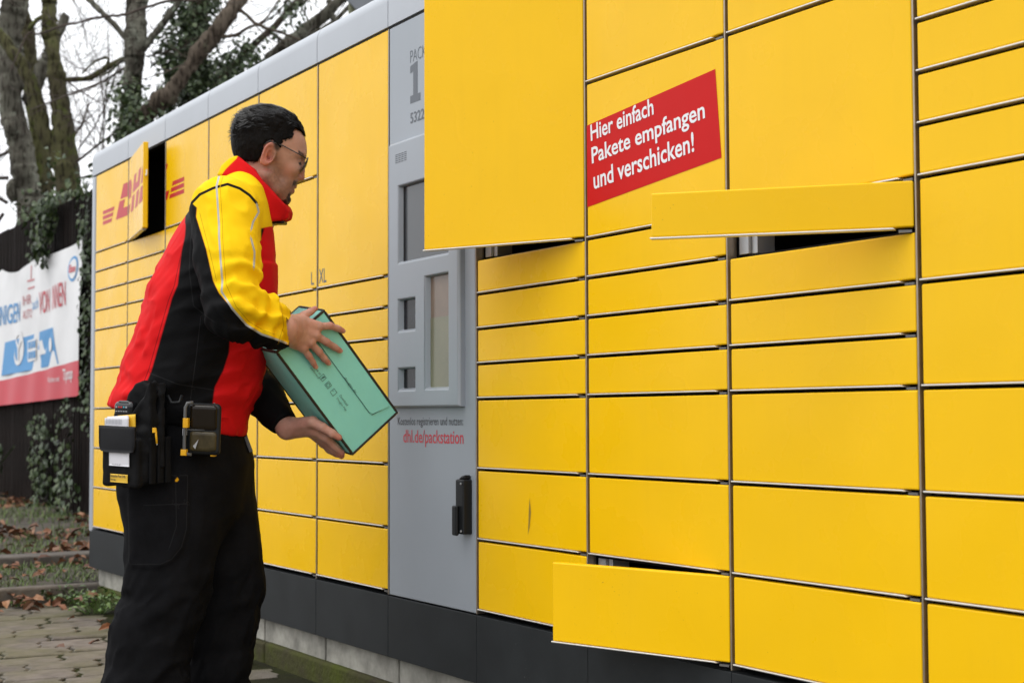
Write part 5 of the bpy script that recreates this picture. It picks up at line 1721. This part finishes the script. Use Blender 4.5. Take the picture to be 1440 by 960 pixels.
def torso(G, grow_=0.0):
    Yv = G[..., 1]
    L_ = np.interp(Yv, RA[:, 0], RA[:, 1]); R_ = np.interp(Yv, RA[:, 0], RA[:, 2]); Bw = np.interp(Yv, RA[:, 0], RA[:, 3])
    E = (R_ - L_) / 2 + grow_; cx_ = (R_ + L_) / 2
    A_ = np.sqrt(np.maximum(E ** 2 - (Bw * math.sin(phi)) ** 2, (E * 0.5) ** 2)) / math.cos(phi)
    u = (G[..., 0] - cx_) * math.cos(phi) + G[..., 2] * math.sin(phi)
    v = -(G[..., 0] - cx_) * math.sin(phi) + G[..., 2] * math.cos(phi)
    pw = 2.3
    r = ((np.abs(u) / A_) ** pw + (np.abs(v) / (Bw + grow_)) ** pw) ** (1 / pw)
    return (r - 1) * np.minimum(A_, Bw) * 0.92


G, lo, h = grid((140, 232, -215), (424, 626, 165), 2.6)
tor = torso(G)
tor = smax(tor, G[..., 1] - (566 + (G[..., 0] - 150) * 0.235 + 2.0 * np.sin(G[..., 0] / 9.0)), 5)
tor = smax(tor, 236 - G[..., 1], 5)
# body folds: soft diagonal drapes towards the waist, sharper creases where the cloth gathers
Gd = G * np.array([0.75, 1.5, 1.0]) + 0.35 * G[..., [1, 0, 2]]
fold = 3.6 * bnoise(Gd, tor, 34, 101, 2) * ss(G[..., 1], 300, 420) - 2.2 * ridge(bnoise(Gd, tor, 46, 106, 2)) * ss(G[..., 1], 280, 400)
wst = 3.4 * np.sin((G[..., 1] + 0.25 * G[..., 0]) / 6.5 + 2.2 * bnoise(G, tor, 30, 102, 1)) * ss(G[..., 1], 505, 560)
pkt = smax(poly2(G[..., 0], G[..., 1], [(372, 372), (392, 371), (392, 432), (374, 434)]), torso(G) - 4.0, 2)
tor = smin(tor + fold + wst * 0.6, pkt, 2)
UA = chain(G, [SH_R, q(319, 362, -128), EL_R], [45, 41, 37], 10)
FA = chain(G, [EL_R, q(372, 452, -136), q(405, 467, -113)], [36, 28, 20.5], 8)
arm = smin(UA, FA, 10)
def axis_t(G, a, b_):
    ab = b_ - a; return ((G - a) @ ab) / np.linalg.norm(ab)
tu = axis_t(G, SH_R, EL_R); tf = axis_t(G, EL_R, WR_R)
LU = np.linalg.norm(EL_R - SH_R); LF = np.linalg.norm(WR_R - EL_R)
nzf = bnoise(G, arm, 26, 103, 2)
inner = ss(G[..., 0] - np.interp(G[..., 1], [280, 440, 500], [316, 345, 360]), -8, 26)       # the crook of the elbow, facing forward
wr1 = 4.6 * np.sin(tu / 4.6 + 3.2 * nzf) * ss(tu, LU * 0.52, LU * 0.84) * (0.2 + 0.8 * inner)
wr2 = 3.4 * np.sin(tf / 4.0 + 2.6 * nzf) * ss(tf, 4, 30) * ss(-tf, -LF * 0.86, -LF * 0.62) * (0.5 + 0.5 * inner)
Ga = G * np.array([1.0, 0.8, 1.0]) - 0.4 * G[..., [1, 0, 2]]
arm = arm + wr1 + wr2 + 2.2 * bnoise(G, arm, 24, 104, 2) - 2.6 * ridge(bnoise(Ga, arm, 38, 107, 2))
arm = smax(arm, (G - q(406, 467, -113)) @ ((WR_R - EL_R) / LF) - 2, 2.5)
cuff = np.abs(tf - (LF - 6)) - 6
arm = np.where(cuff < 0, arm - 0.6, arm)
larm = chain(G, [SH_L, q(326, 420, 118), EL_L, EL_L * 0.45 + WR_L * 0.55, EL_L * 0.05 + WR_L * 0.95], [42, 38, 35, 29, 20], 8) 
larm = larm + 3.0 * bnoise(G, larm, 18, 105, 2)
larm = smax(larm, (G - (EL_L * 0.05 + WR_L * 0.95)) @ ((WR_L - EL_L) / np.linalg.norm(WR_L - EL_L)), 2.5)
seam = smin(tor, arm, 5)
d = smin(seam, larm, 5)
JV, JF = nets(d, lo, h)
# hem lies flat: sample the panel fields at the vertices
def sample(Fv, V): 
    g_ = (V - lo) / h; i = np.clip(np.floor(g_).astype(int), 0, np.array(Fv.shape) - 2); f = g_ - i; out = 0
    for a in (0, 1):
        for b_ in (0, 1):
            for c in (0, 1):
                w = (f[:, 0] if a else 1 - f[:, 0]) * (f[:, 1] if b_ else 1 - f[:, 1]) * (f[:, 2] if c else 1 - f[:, 2])
                out = out + w * Fv[i[:, 0] + a, i[:, 1] + b_, i[:, 2] + c]
    return out


ta, aa, la = sample(tor, JV), sample(arm, JV), sample(larm, JV)
kk = 1 + JV[:, 2] / FOC
XA = 720 + (JV[:, 0] - 720) / kk; YA = 480 + (JV[:, 1] - 480) / kk
farside = JV[:, 2] > 20
side_poly = [(267, 292), (262.5, 300), (261, 318), (260, 332), (255, 355), (250, 400), (241.7, 420), (225.6, 477), (213, 521), (203, 545), (192, 575), (185, 640), (300, 640), (301, 592), (299, 567), (302, 544), (314, 521), (322, 496), (324, 465), (332, 400), (330, 330), (300, 300)]
d_side = poly2(XA, YA, side_poly)
yoke = [(263, 281), (240, 262), (300, 205), (430, 240), (430, 318), (379, 318.5), (367, 321), (367, 339), (357, 339), (330, 300), (300, 292), (277, 292), (268, 284)]
d_yoke = poly2(XA, YA, yoke)
sleeve = [(277, 292), (276, 305), (290, 350), (300, 395), (308, 412), (330, 437), (326, 434), (347, 457), (368, 470), (386, 476), (402, 483), (440, 500), (460, 380), (370, 250), (300, 250), (270, 282)]
d_slv = poly2(XA, YA, sleeve)
am = aa - ta
d_yel = np.minimum(np.where(am < 0, 30, d_yoke), np.maximum(d_slv, am))
d_yel = np.where((am < 0) & (d_yoke < d_yel), d_yoke, d_yel)
d_blk = np.minimum(np.maximum(d_side, -am), np.maximum(am, -d_slv))
front_low = poly2(XA, YA, [(364, 321), (372, 321), (366, 340), (363, 341)])
d_blk = np.minimum(d_blk, np.where(am > 0, front_low, 30))
isl = la < np.minimum(ta, aa)
lm_ = la - np.minimum(ta, aa)
d_blk = np.minimum(d_blk, lm_); d_yel = np.maximum(d_yel, -lm_)
PIP = [(264, 322), (262, 312), (263, 300), (268, 287), (281, 273.5), (300, 264.5), (320, 259), (337, 265), (351, 274.5), (361, 286)]
pip, pipm = sline2(XA, YA, PIP), line2(XA, YA, PIP)
RL = [[(309, 244), (304.5, 262), (308, 316), (308, 332), (310.5, 369), (312.7, 396), (311.5, 410), (326.5, 434), (347, 457), (368, 470), (386, 476), (402, 482)],
      [(361, 287), (364, 298), (356, 312), (353.5, 322)], [(353, 335), (358, 354), (357, 376)]]
rd = np.stack([sline2(XA, YA, r_) for r_ in RL]); ri = np.argmin(np.abs(rd), 0); ref = rd[ri, np.arange(len(XA))]; refm = np.min(np.stack([line2(XA, YA, r_) for r_ in RL]), 0)
SL_ = [(254, 360), (245, 402), (237, 422), (221, 478), (209, 520), (199, 545)]
sml, smm = sline2(XA, YA, SL_), line2(XA, YA, SL_)
YS_ = [[(313, 250), (309.5, 262), (313, 316), (313, 332), (315.5, 369), (318, 400), (332, 431), (350, 452), (369, 464), (386, 470)], [(397, 441), (399, 458), (392, 480)], [(281, 300), (294, 350), (304, 392)], [(367, 352), (369, 372)]]
yd = np.stack([sline2(XA, YA, r_) for r_ in YS_]); yi = np.argmin(np.abs(yd), 0); yst = yd[yi, np.arange(len(XA))]; ystm = np.where(isl | farside | (am > 0), 9, np.min(np.stack([line2(XA, YA, r_) for r_ in YS_]), 0))
BS_ = [[(268, 334), (266, 380), (272, 430), (300, 452)], [(283, 440), (276, 500), (268, 560)], [(212, 525), (250, 540), (300, 548)]]
bd_ = np.stack([sline2(XA, YA, r_) for r_ in BS_]); bi = np.argmin(np.abs(bd_), 0); bst = bd_[bi, np.arange(len(XA))]; bstm = np.where(isl | farside, 9, np.min(np.stack([line2(XA, YA, r_) for r_ in BS_]), 0))
refm = np.where(isl | farside | ((am > 0) & (YA > 330)), 9, refm); pipm = np.where(isl | farside, 9, pipm); smm = np.where(isl | farside, 9, smm)
jk = smesh('jacket', JV, JF, MT['jacket'], person, dict(black=d_blk, yellow=d_yel, piping_line=pip, piping_mask=pipm, reflex_line=ref, reflex_mask=refm, seam_line=sml, seam_mask=smm, yseam_line=yst, yseam_mask=ystm, bseam_line=bst, bseam_mask=bstm))
# ---- collar
G, lo, h = grid((306, 216, -66), (414, 322, 66), 1.8)
cp = [(341, 225), (348, 231), (364, 243.5), (386, 271), (404, 291), (407.5, 299), (406, 307), (401, 309.5), (380, 315), (368, 292), (352, 266), (335, 252), (314, 250), (318, 238), (330, 228)]
w_in = poly2(G[..., 0], G[..., 1], cp)
du = np.array([0.42, -0.907]); pr = np.array([0.907, 0.42])
c0_ = np.array([352.0, 262.0]); tt_ = (G[..., 0] - c0_[0]) * pr[0] + (G[..., 1] - c0_[1]) * pr[1]
Lw = 52 * np.sqrt(np.clip(1 - (np.clip(tt_, -60, 66) / 68) ** 2, 0.02, 1)) + 0.10 * ((G[..., 1] - 262) * 1.0)
cd = smax(w_in, np.abs(G[..., 2]) - Lw, 4) - 1.0 + 1.5 * noise3(G, 17, 111, 2) + 1.0 * np.sin(tt_ / 6.0) * ss(G[..., 1], 285, 300)
CV, CFc = nets(cd, lo, h)
cy = np.maximum(poly2(CV[:, 0], CV[:, 1], [(345, 215), (341, 229), (326, 243), (313, 262), (295, 262), (295, 215)]), -30)
collar = smesh('collar', CV, CFc, MT['collar'], None, dict(yellow=cy, black=np.full(len(CV), 9.0))); keep_parent(collar, jk)
G, lo, h = grid((372, 300, -30), (410, 324, 30), 1.5)
zd = rbox(G, (390, 313.2, 0), np.eye(3), (12, 2.6, 16), 2)
zd = smax(zd, -30 - G[..., 2], 1)
ZV, ZF = nets(zd, lo, h); zp = smesh('zip_guard', ZV, ZF, MT['black'], None); keep_parent(zp, jk)

# ---------------- trousers
G, lo, h = grid((128, 540, -150), (392, 1026, 140), 3.6)
def erings(G, R_, pw=2.3):
    R_ = np.array(R_, float); Yv = G[..., 1]
    L_ = np.interp(Yv, R_[:, 0], R_[:, 1]); Rr = np.interp(Yv, R_[:, 0], R_[:, 2]); Bw = np.interp(Yv, R_[:, 0], R_[:, 3]); cl = np.interp(Yv, R_[:, 0], R_[:, 4])
    A_ = (Rr - L_) / 2; cx_ = (Rr + L_) / 2
    kx = 1 + cl / FOC; cx_ = 720 + (cx_ - 720) * kx
    r = ((np.abs(G[..., 0] - cx_) / A_) ** pw + (np.abs(G[..., 2] - cl) / Bw) ** pw) ** (1 / pw)
    return (r - 1) * np.minimum(A_, Bw) * 0.9
hips = erings(G, [(540, 196, 318, 62, 0), (575, 186, 330, 76, 0), (615, 178, 342, 90, 0), (650, 172, 351, 96, 0), (720, 176, 340, 84, 0), (780, 196, 300, 60, 0)])
hips = smax(hips, G[..., 1] - 770, 10)
rl = erings(G, [(560, 196, 300, 40, -40), (610, 176, 318, 54, -46), (660, 168, 318, 58, -48), (720, 176, 312, 58, -50), (760, 179, 305, 57, -50), (800, 180, 297, 55, -51), (828, 177, 291, 54, -52), (845, 166, 288, 54, -52), (880, 160, 272, 53, -52), (920, 153, 263, 53, -52), (960, 147, 262, 54, -52), (1000, 146, 264, 56, -52), (1026, 150, 262, 56, -52)])
lw = erings(G, [(560, 232, 322, 40, 40), (610, 222, 344, 52, 46), (660, 228, 357, 56, 48), (720, 238, 362, 56, 50), (760, 246, 366, 55, 50), (800, 254, 370, 54, 52), (840, 258, 369, 53, 54), (880, 262, 363, 52, 54), (920, 264, 357, 52, 54), (960, 265, 352, 53, 54), (1000, 264, 352, 55, 54), (1026, 264, 350, 55, 54)])
def legfold(G, base, seed, yk):
    n = bnoise(G, base, 30, seed, 2)
    diag = np.sin((G[..., 1] * 0.9 + G[..., 0] * 0.55) / 9.0 + 3.2 * n)
    low_ = np.sin((G[..., 1] + 0.3 * G[..., 0]) / 8.0 + 3.0 * n)
    Gd = G * np.array([1.1, 0.8, 1]) + 0.5 * G[..., [1, 0, 2]]
    return 0.75 * (2.8 * diag * np.exp(-((G[..., 1] - yk) / 42) ** 2) + 3.6 * low_ * ss(G[..., 1], 880, 960) + 3.2 * bnoise(G * np.array([1.5, 0.6, 1]), base, 26, seed + 1, 2) - 4.0 * ridge(bnoise(Gd, base, 42, seed + 2, 2)) * (0.35 + 0.65 * ss(G[..., 1], 760, 830)))
rl = rl + legfold(G, rl, 121, 835); lw = lw + legfold(G, lw, 131, 840)
# cargo pocket: a raised patch on the outer side of the near leg
pockp = [(177, 664), (268, 664), (266, 745), (258, 772), (243, 790), (225, 797), (184, 797), (180, 790)]
pk = poly2(720 + (G[..., 0] - 720) / 0.952, 480 + (G[..., 1] - 480) / 0.952, pockp)
rl = rl - 3.2 * ss(-pk, -1.5, 2.0) * ss(-G[..., 2], 10, 40)
d = smin(smin(rl, lw, 6), hips, 14)
# keep the split between the legs open low down
TV, TF = nets(d, lo, h)
near = TV[:, 2] < -20
TX_ = 720 + (TV[:, 0] - 720) / (1 + TV[:, 2] / FOC); TY_ = 480 + (TV[:, 1] - 480) / (1 + TV[:, 2] / FOC)
pin = [(180, 668), (264, 668), (262, 744), (255, 769), (241, 786), (225, 793), (187, 793)]
STL = [pin, [(205, 710), (263, 708)], [(247, 670), (248, 740), (238, 770)]]
rd = np.stack([sline2(TX_, TY_, r_) for r_ in STL]); ri = np.argmin(np.abs(rd), 0); st1 = rd[ri, np.arange(len(TX_))]; stm = np.min(np.stack([line2(TX_, TY_, r_) for r_ in STL]), 0)
stm = np.where(near, stm, 9)
tab = np.where(near, poly2(TX_, TY_, [(244, 677), (250, 670), (253, 677)]), 9)
tro = smesh('trousers', TV, TF, MT['trousers'], person, dict(stitch_line=st1, stitch_mask=stm, tab=tab))
# shoes
for (ax_, al) in ((206, -52), (308, 54)):
    yg = 0.0
    a0 = q(ax_ - 8, 1010, al); gx = toW(a0)
    G, lo, h = grid((a0[0] - 50, a0[1] - 30, a0[2] - 40), (a0[0] + 110, a0[1] + 30, a0[2] + 60), 3.5)
    fw = np.array([0.94, 0.0, 0.34])
    dd_ = ell(G, a0 + fw * 32 + np.array([0, 6, 0]), (58, 18, 24), None)
    dd_ = smin(dd_, ell(G, a0 + np.array([0, -6, 0]), (26, 26, 22)), 10)
    zg = (-(toW(G)[..., 2]) / SPX)
    dd_ = smax(dd_, zg + 1.5, 2)
    V, F_c = nets(dd_, lo, h)
    smesh('shoe', V, F_c, MT['black'], person)
# ------------------------------------------------------------------ hip pouch, label printer and what they carry
MT['pouch'] = pmat('pouch_nylon', (0.0075, 0.0075, 0.008), 0.75, var=0.3, vscale=20, bump=0.15, bscale=300, spec=0.08)
MT['flapcloth'] = pmat('flap_rubber', (0.013, 0.013, 0.0145), 0.6, var=0.15, bump=0.05, bscale=200, spec=0.15)
MT['paper'] = pmat('paper', (0.66, 0.65, 0.68), 0.7, var=0.05)
MT['tagyellow'] = pmat('tag_yellow', (0.72, 0.44, 0.03), 0.6)
MT['manila'] = pmat('yellow_card', (0.78, 0.45, 0.02), 0.6)
MT['ink'] = pmat('ink', (0.02, 0.02, 0.025), 0.6)
MT['penyellow'] = pmat('pen_yellow', (0.80, 0.42, 0.01), 0.3)
MT['gloss'] = pmat('gloss_black', (0.008, 0.008, 0.009), 0.15)
MT['smoke'] = pmat('smoked_cover', (0.012, 0.008, 0.004), 0.16, spec=0.25)
MT['roll'] = pmat('paper_roll', (0.045, 0.034, 0.014), 0.25, var=0.5, vscale=25, spec=0.3)
MT['rim'] = pmat('grey_rim', (0.10, 0.10, 0.10), 0.45)
MT['ledred'] = pmat('key_red', (0.55, 0.03, 0.02), 0.4)
MT['ledgreen'] = pmat('key_blue', (0.05, 0.35, 0.45), 0.4)
MT['keygrey'] = pmat('key_grey', (0.35, 0.36, 0.38), 0.4)

AL_ = math.radians(35)
pe_ = np.array([math.cos(AL_), 0, -math.sin(AL_)]); pv2 = np.array([0, 1.0, 0]); pn_ = np.array([-math.sin(AL_), 0, -math.cos(AL_)])
pc_ = q(187, 641, -116)


def pp(u, w, o): return pc_ + pe_ * u + pv2 * w + pn_ * o


def wdir(v): return (v[0] * CR - v[1] * CU + v[2] * CF)


pouch = empty('hip_pouch', tuple(toW(pc_)), 'black belt pouch with a flap, a pen and letters hanging at the hip', 'pouch')
G, lo, h = grid((120, 515, -178), (262, 705, -56), 2.0)
axm = np.array([pe_, pv2, pn_])
taper = G.copy()
d = rbox(G, pp(1, 1, 0), axm, (41, 44, 24), 11)
u_ = (G - pc_) @ pe_; w_ = (G - pc_) @ pv2; o2 = (G - pc_) @ pn_
d = smax(d, (u_ * -0.42 + w_ - 60) * 0.9, 6)                   # the lower corner is cut away
back = poly2(u_, w_, [(-36, -30), (-34, -62), (-26, -86), (-12, -103), (4, -108), (16, -103), (28, -104), (40, -106), (48, -88), (50, 20), (-36, 20)])
d = smin(d, smax(back, np.abs(o2 + 12) - 10, 5), 6)
# rolled front lip of the upper opening
lip_ = chain(G, [pp(-36, -58, 6), pp(-20, -47, 15), pp(6, -52, 16), pp(26, -78, 8), pp(36, -106, -2)], [4.5, 5, 5, 5, 4], 3)
d = smin(d, lip_, 5)
fr = smax(poly2(u_, w_, [(-36, -60), (-20, -49), (6, -54), (26, -80), (44, -110), (46, 0), (-38, 0)]), np.abs(o2 - 8) - 7, 3)
d = smin(d, fr, 4)
d = smin(d, rbox(G, pp(-2, 12, 26), axm, (39, 36, 7), 5), 3)    # front pocket
d = d + 2.0 * bnoise(G, d, 17, 201, 2)
V, F_c = nets(d, lo, h)
smesh('pouch_body', V, F_c, MT['pouch'], pouch)


def plate(name, mat, u0, u1, w0, w1, o, th, par, bulge=0.0, rnd_=3, skew=0.0):
    NU, NW = 12, 8; vs = []; fs = []
    for side in (0, 1):
        for i in range(NU + 1):
            for k in range(NW + 1):
                a = i / NU * 2 - 1; b_ = k / NW * 2 - 1
                # rounded lower corners
                uu = (u0 + u1) / 2 + (u1 - u0) / 2 * a * (1 - (0.10 * max(0, b_) ** 4 if rnd_ else 0)); ww = (w0 + w1) / 2 + (w1 - w0) / 2 * b_ * (1 - (0.10 * abs(a) ** 6 if (rnd_ and b_ > 0) else 0)) + skew * a
                oo = o + bulge * (1 - a * a) * (1 - 0.5 * b_ * b_) + (0 if side == 0 else -th)
                vs.append(pp(uu, ww, oo))
    n1_ = (NU + 1) * (NW + 1)
    for i in range(NU):
        for k in range(NW):
            a = i * (NW + 1) + k
            fs.append((a, a + 1, a + NW + 2, a + NW + 1)); fs.append((n1_ + a, n1_ + a + NW + 1, n1_ + a + NW + 2, n1_ + a + 1))
    for i in range(NU):
        for k in (0, NW):
            a = i * (NW + 1) + k; b2 = a + NW + 1; fs.append((a, b2, n1_ + b2, n1_ + a))
    for k in range(NW):
        for i in (0, NU):
            a = i * (NW + 1) + k; b2 = a + 1; fs.append((a, b2, n1_ + b2, n1_ + a))
    return smesh(name, np.array(vs), fs, mat, par)


plate('flap', MT['flapcloth'], -41, 37, -42, -3, 38.5, 3, pouch, 2.0)
plate('note_paper', MT['paper'], -22, 22, -6, 17, 35.2, 0.6, pouch, 0.5, 0)
plate('name_tag', MT['tagyellow'], -19, 19, 29, 41, 35.6, 0.8, pouch, 0.0, 0)
for tx, w0, wd in (('Deutsche Post DHL', 33.6, 34), ('Group', 39.2, 12)):
    o0 = toW(pp(-17.5, w0, 36.6)[None])[0]
    text_mesh(tx, 'tag_lettering', 0, 0, wd * SPX, 4.0 * SPX, o0, wdir(pe_), -wdir(pv2), wdir(pn_), MT['ink'], pouch, 0.02, 0.0005)
sb = MB()
for k_ in range(4):
    sb.tube([toW(pp(-14 + 5 * k_, 14.6 + (k_ % 2), 36.0)), toW(pp(-11 + 5 * k_, 13.8 + ((k_ + 1) % 2), 36.0))], 0.0005, 4)
sb.build('scribble', MT['ink'], pouch)
# ribs on the side of the pouch
for k_ in range(3):
    G, lo, h = grid(tuple(pp(47, 2, 8 - 15 * k_) - 40), tuple(pp(47, 2, 8 - 15 * k_) + 40), 2.2)
    rbd = rbox(G, pp(43.5, 10, 10 - 15 * k_), axm, (3.2, 36, 6), 2.5)
    V, F_c = nets(rbd, lo, h); smesh('side_pocket', V, F_c, MT['pouch'], pouch)
# letters and card standing in the pouch
lt = empty('letters', tuple(toW(pp(-12, -48, 24))), 'white and yellow letters sticking out of the pouch', 'letters')
for nm_, mt, u0, u1, w0, o in (('envelope', 'paper', -38, 14, -54, 30), ('envelope', 'paper', -36, 10, -56, 27), ('yellow_card', 'manila', -16, 22, -58, 24)):
    plate(nm_, MT[mt], u0, u1, w0, -20, o, 1.6, lt, 0.0, 0, -1.5)
sb = MB()
for k_ in range(11):
    sb.obox(toW(pp(-33 + 3.2 * k_, -48, 30.6)), wdir(pe_) * SPX * 0.35, wdir(pv2) * SPX * 4, wdir(pn_) * SPX * 0.1)
sb.build('print_lines', MT['keygrey'], lt)
# handheld scanner in the upper opening
sn = empty('handheld_scanner', tuple(toW(pp(-14, -72, 8))), 'black handheld scanner with coloured keys in the pouch opening', 'scanner')
G, lo, h = grid(tuple(pp(-12, -68, 8) - 34), tuple(pp(-12, -68, 8) + 34), 1.6)
V, F_c = nets(rbox(G, pp(-13, -64, 10), axm, (20, 13, 9), 7), lo, h); smesh('scanner_body', V, F_c, MT['gloss'], sn)
for i_ in range(5):
    for k_ in range(2):
        m_ = 'keygrey' if k_ else ('ledred' if i_ in (1, 2) else 'ledgreen' if i_ == 3 else 'keygrey')
        p0 = pp(-24 + 5.4 * i_, -69 + 6.2 * k_, 19.2)
        kb = MB(); kb.obox(toW(p0), wdir(pe_) * SPX * 1.5, wdir(pv2) * SPX * (1.1 - 0.5 * k_), wdir(pn_) * SPX * 0.6); kb.build('key', MT[m_], sn)
b = MB(); b.tube([toW(pp(-30, -72, 14)), toW(pp(-20, -77.5, 16)), toW(pp(-4, -77.5, 16)), toW(pp(5, -73, 14))], 0.0022, 6); b.build('scanner_rim', MT['rim'], sn, True)
# pen
pn2 = empty('pen', tuple(toW(pp(46, -20, 20))), 'yellow ballpoint pen clipped to the side of the pouch', 'pen')
b = MB(); b.tube([toW(q(215.5, 602, -160)), toW(q(217.5, 626, -160))], 0.0028, 8); b.build('barrel', MT['penyellow'], pn2, True)
b = MB(); b.obox(toW(q(213.5, 605, -161.5)), wdir(np.array([1, 0, 0])) * SPX * 2.8, wdir(np.array([0, 1, 0])) * SPX * 3.6, wdir(np.array([0, 0, 1])) * SPX * 1.2); b.build('clip', MT['penyellow'], pn2, bevel=0.0006)
b = MB(); b.tube([toW(q(217.5, 626.4, -160)), toW(q(217.8, 628.5, -160))], [0.0022, 0.0012], 6); b.build('tip', MT['lip'], pn2)

# the whole pouch group is a little smaller than drawn: scale it about its own centre
PC_ = Vector(toW(pc_)); SH_ = Vector(wdir(np.array([6.0, -4.0, 0])) * SPX)
for o_r in (pouch, lt, sn, pn2):
    o_r.location = PC_ + (Vector(o_r.location) - PC_) * 0.89 + SH_
    o_r.scale = (0.89, 0.89, 0.89)

# ---- belt printer
AP = math.radians(-12)
re_ = np.array([math.cos(AP), 0.03, -math.sin(AP)]); rv_ = np.array([-0.03, 1.0, 0]); rn_ = np.array([math.sin(AP), 0, -math.cos(AP)]) * 1.0
prc = q(285, 603, -122)
RAx = np.array([re_, rv_, rn_])


def rp(u, w, o): return prc + re_ * u + rv_ * w + rn_ * o


prt = empty('label_printer', tuple(toW(prc)), 'belt label printer with smoked cover and yellow clips at the front of the hip', 'printer')


def sdfbox(name, c, half, r, mat, par, hh=1.5):
    mg = float(max(half)) + 6
    G, lo, h = grid(tuple(np.asarray(c) - mg), tuple(np.asarray(c) + mg), hh)
    V, F_c = nets(rbox(G, c, RAx, half, r), lo, h); return smesh(name, V, F_c, mat, par)


sdfbox('printer_body', rp(-1, 0, -5), (22.5, 34, 11), 6, MT['black'], prt)
sdfbox('top_cover', rp(2, -15.5, 3), (18, 17, 7), 5, MT['smoke'], prt, 1.3)
sdfbox('roll_window', rp(2, 16, 2.5), (18, 14, 7), 5, MT['roll'], prt, 1.3)
b = MB()
for (u0, u1, w0, w1) in ((-21, -20, -30, 32),):
    pass
rim_pts = [rp(-12, -35, 3), rp(-19.5, -34, 3), rp(-22, -28, 3), rp(-22, 0, 3), rp(-22, 27, 3), rp(-18, 33, 3), rp(-12, 34, 3)]
b.tube([toW(p) for p in rim_pts], 0.0042, 8)
b.tube([toW(p) for p in [rp(14, -34, 2), rp(20, -31, 2), rp(22, -26, 2), rp(23, 0, 2), rp(22, 28, 2), rp(18, 33, 2)]], 0.0024, 8)
b.tube([toW(rp(-17, 0.6, 9)), toW(rp(20, 0.6, 9))], 0.0008, 5)
b.build('printer_rim', MT['rim'], prt, True)
b = MB(); b.tube([toW(rp(5, -26, 10)), toW(rp(4, -19, 10.4)), toW(rp(8, -15.5, 10.4)), toW(rp(12, -19, 10.4)), toW(rp(12, -26, 10))], 0.0006, 5); b.build('cover_catch', MT['keygrey'], prt)
for u_, w_2, hu, hw in ((-19.5, -8, 3.4, 6.4), (-21, 31, 3.6, 4.0), (17, 34, 3.0, 1.6)):
    b = MB(); b.obox(toW(rp(u_, w_2, 5)), wdir(re_) * SPX * hu, wdir(rv_) * SPX * hw, wdir(rn_) * SPX * 3); b.build('yellow_clip', MT['penyellow'], prt, bevel=0.0012)
b = MB()
for tri in ([(3, 10), (8, 10), (5, 4)], [(-8, 22), (-5, 26), (-1, 13)], [(9, 24), (12, 20), (15, 15)]):
    b.add([toW(rp(u, w, 9.9)) for u, w in tri], [(0, 1, 2)])
b.build('printed_arrow', MT['keygrey'], prt)
b = MB(); b.obox(toW(rp(-24, 4, -3)), wdir(re_) * SPX * 2, wdir(rv_) * SPX * 4.4, wdir(rn_) * SPX * 3); b.build('side_label', MT['paper'], prt)
# strap from the belt to the printer and belt loop
b = MB(); b.tube([toW(q(236, 556, -120)), toW(q(241, 566, -124)), toW(q(252, 566, -122)), toW(q(256, 556, -116))], 0.004, 6); b.build('belt_clip', MT['black'], prt, True)
# badge card at the front of the trousers
bd = MB(); bd.obox(toW(q(349, 624, 18)), wdir(np.array([0.35, 0.93, 0])) * SPX * 12, wdir(np.array([0.9, -0.35, 0.2])) * SPX * 2.6, wdir(np.array([-0.2, 0.05, 0.95])) * SPX * 8)
o = bd.build('badge', MT['rim'], None, bevel=0.001, origin=tuple(toW(q(349, 624, 18)))); tag(o, 'thin grey badge card hanging below the jacket front', 'badge')
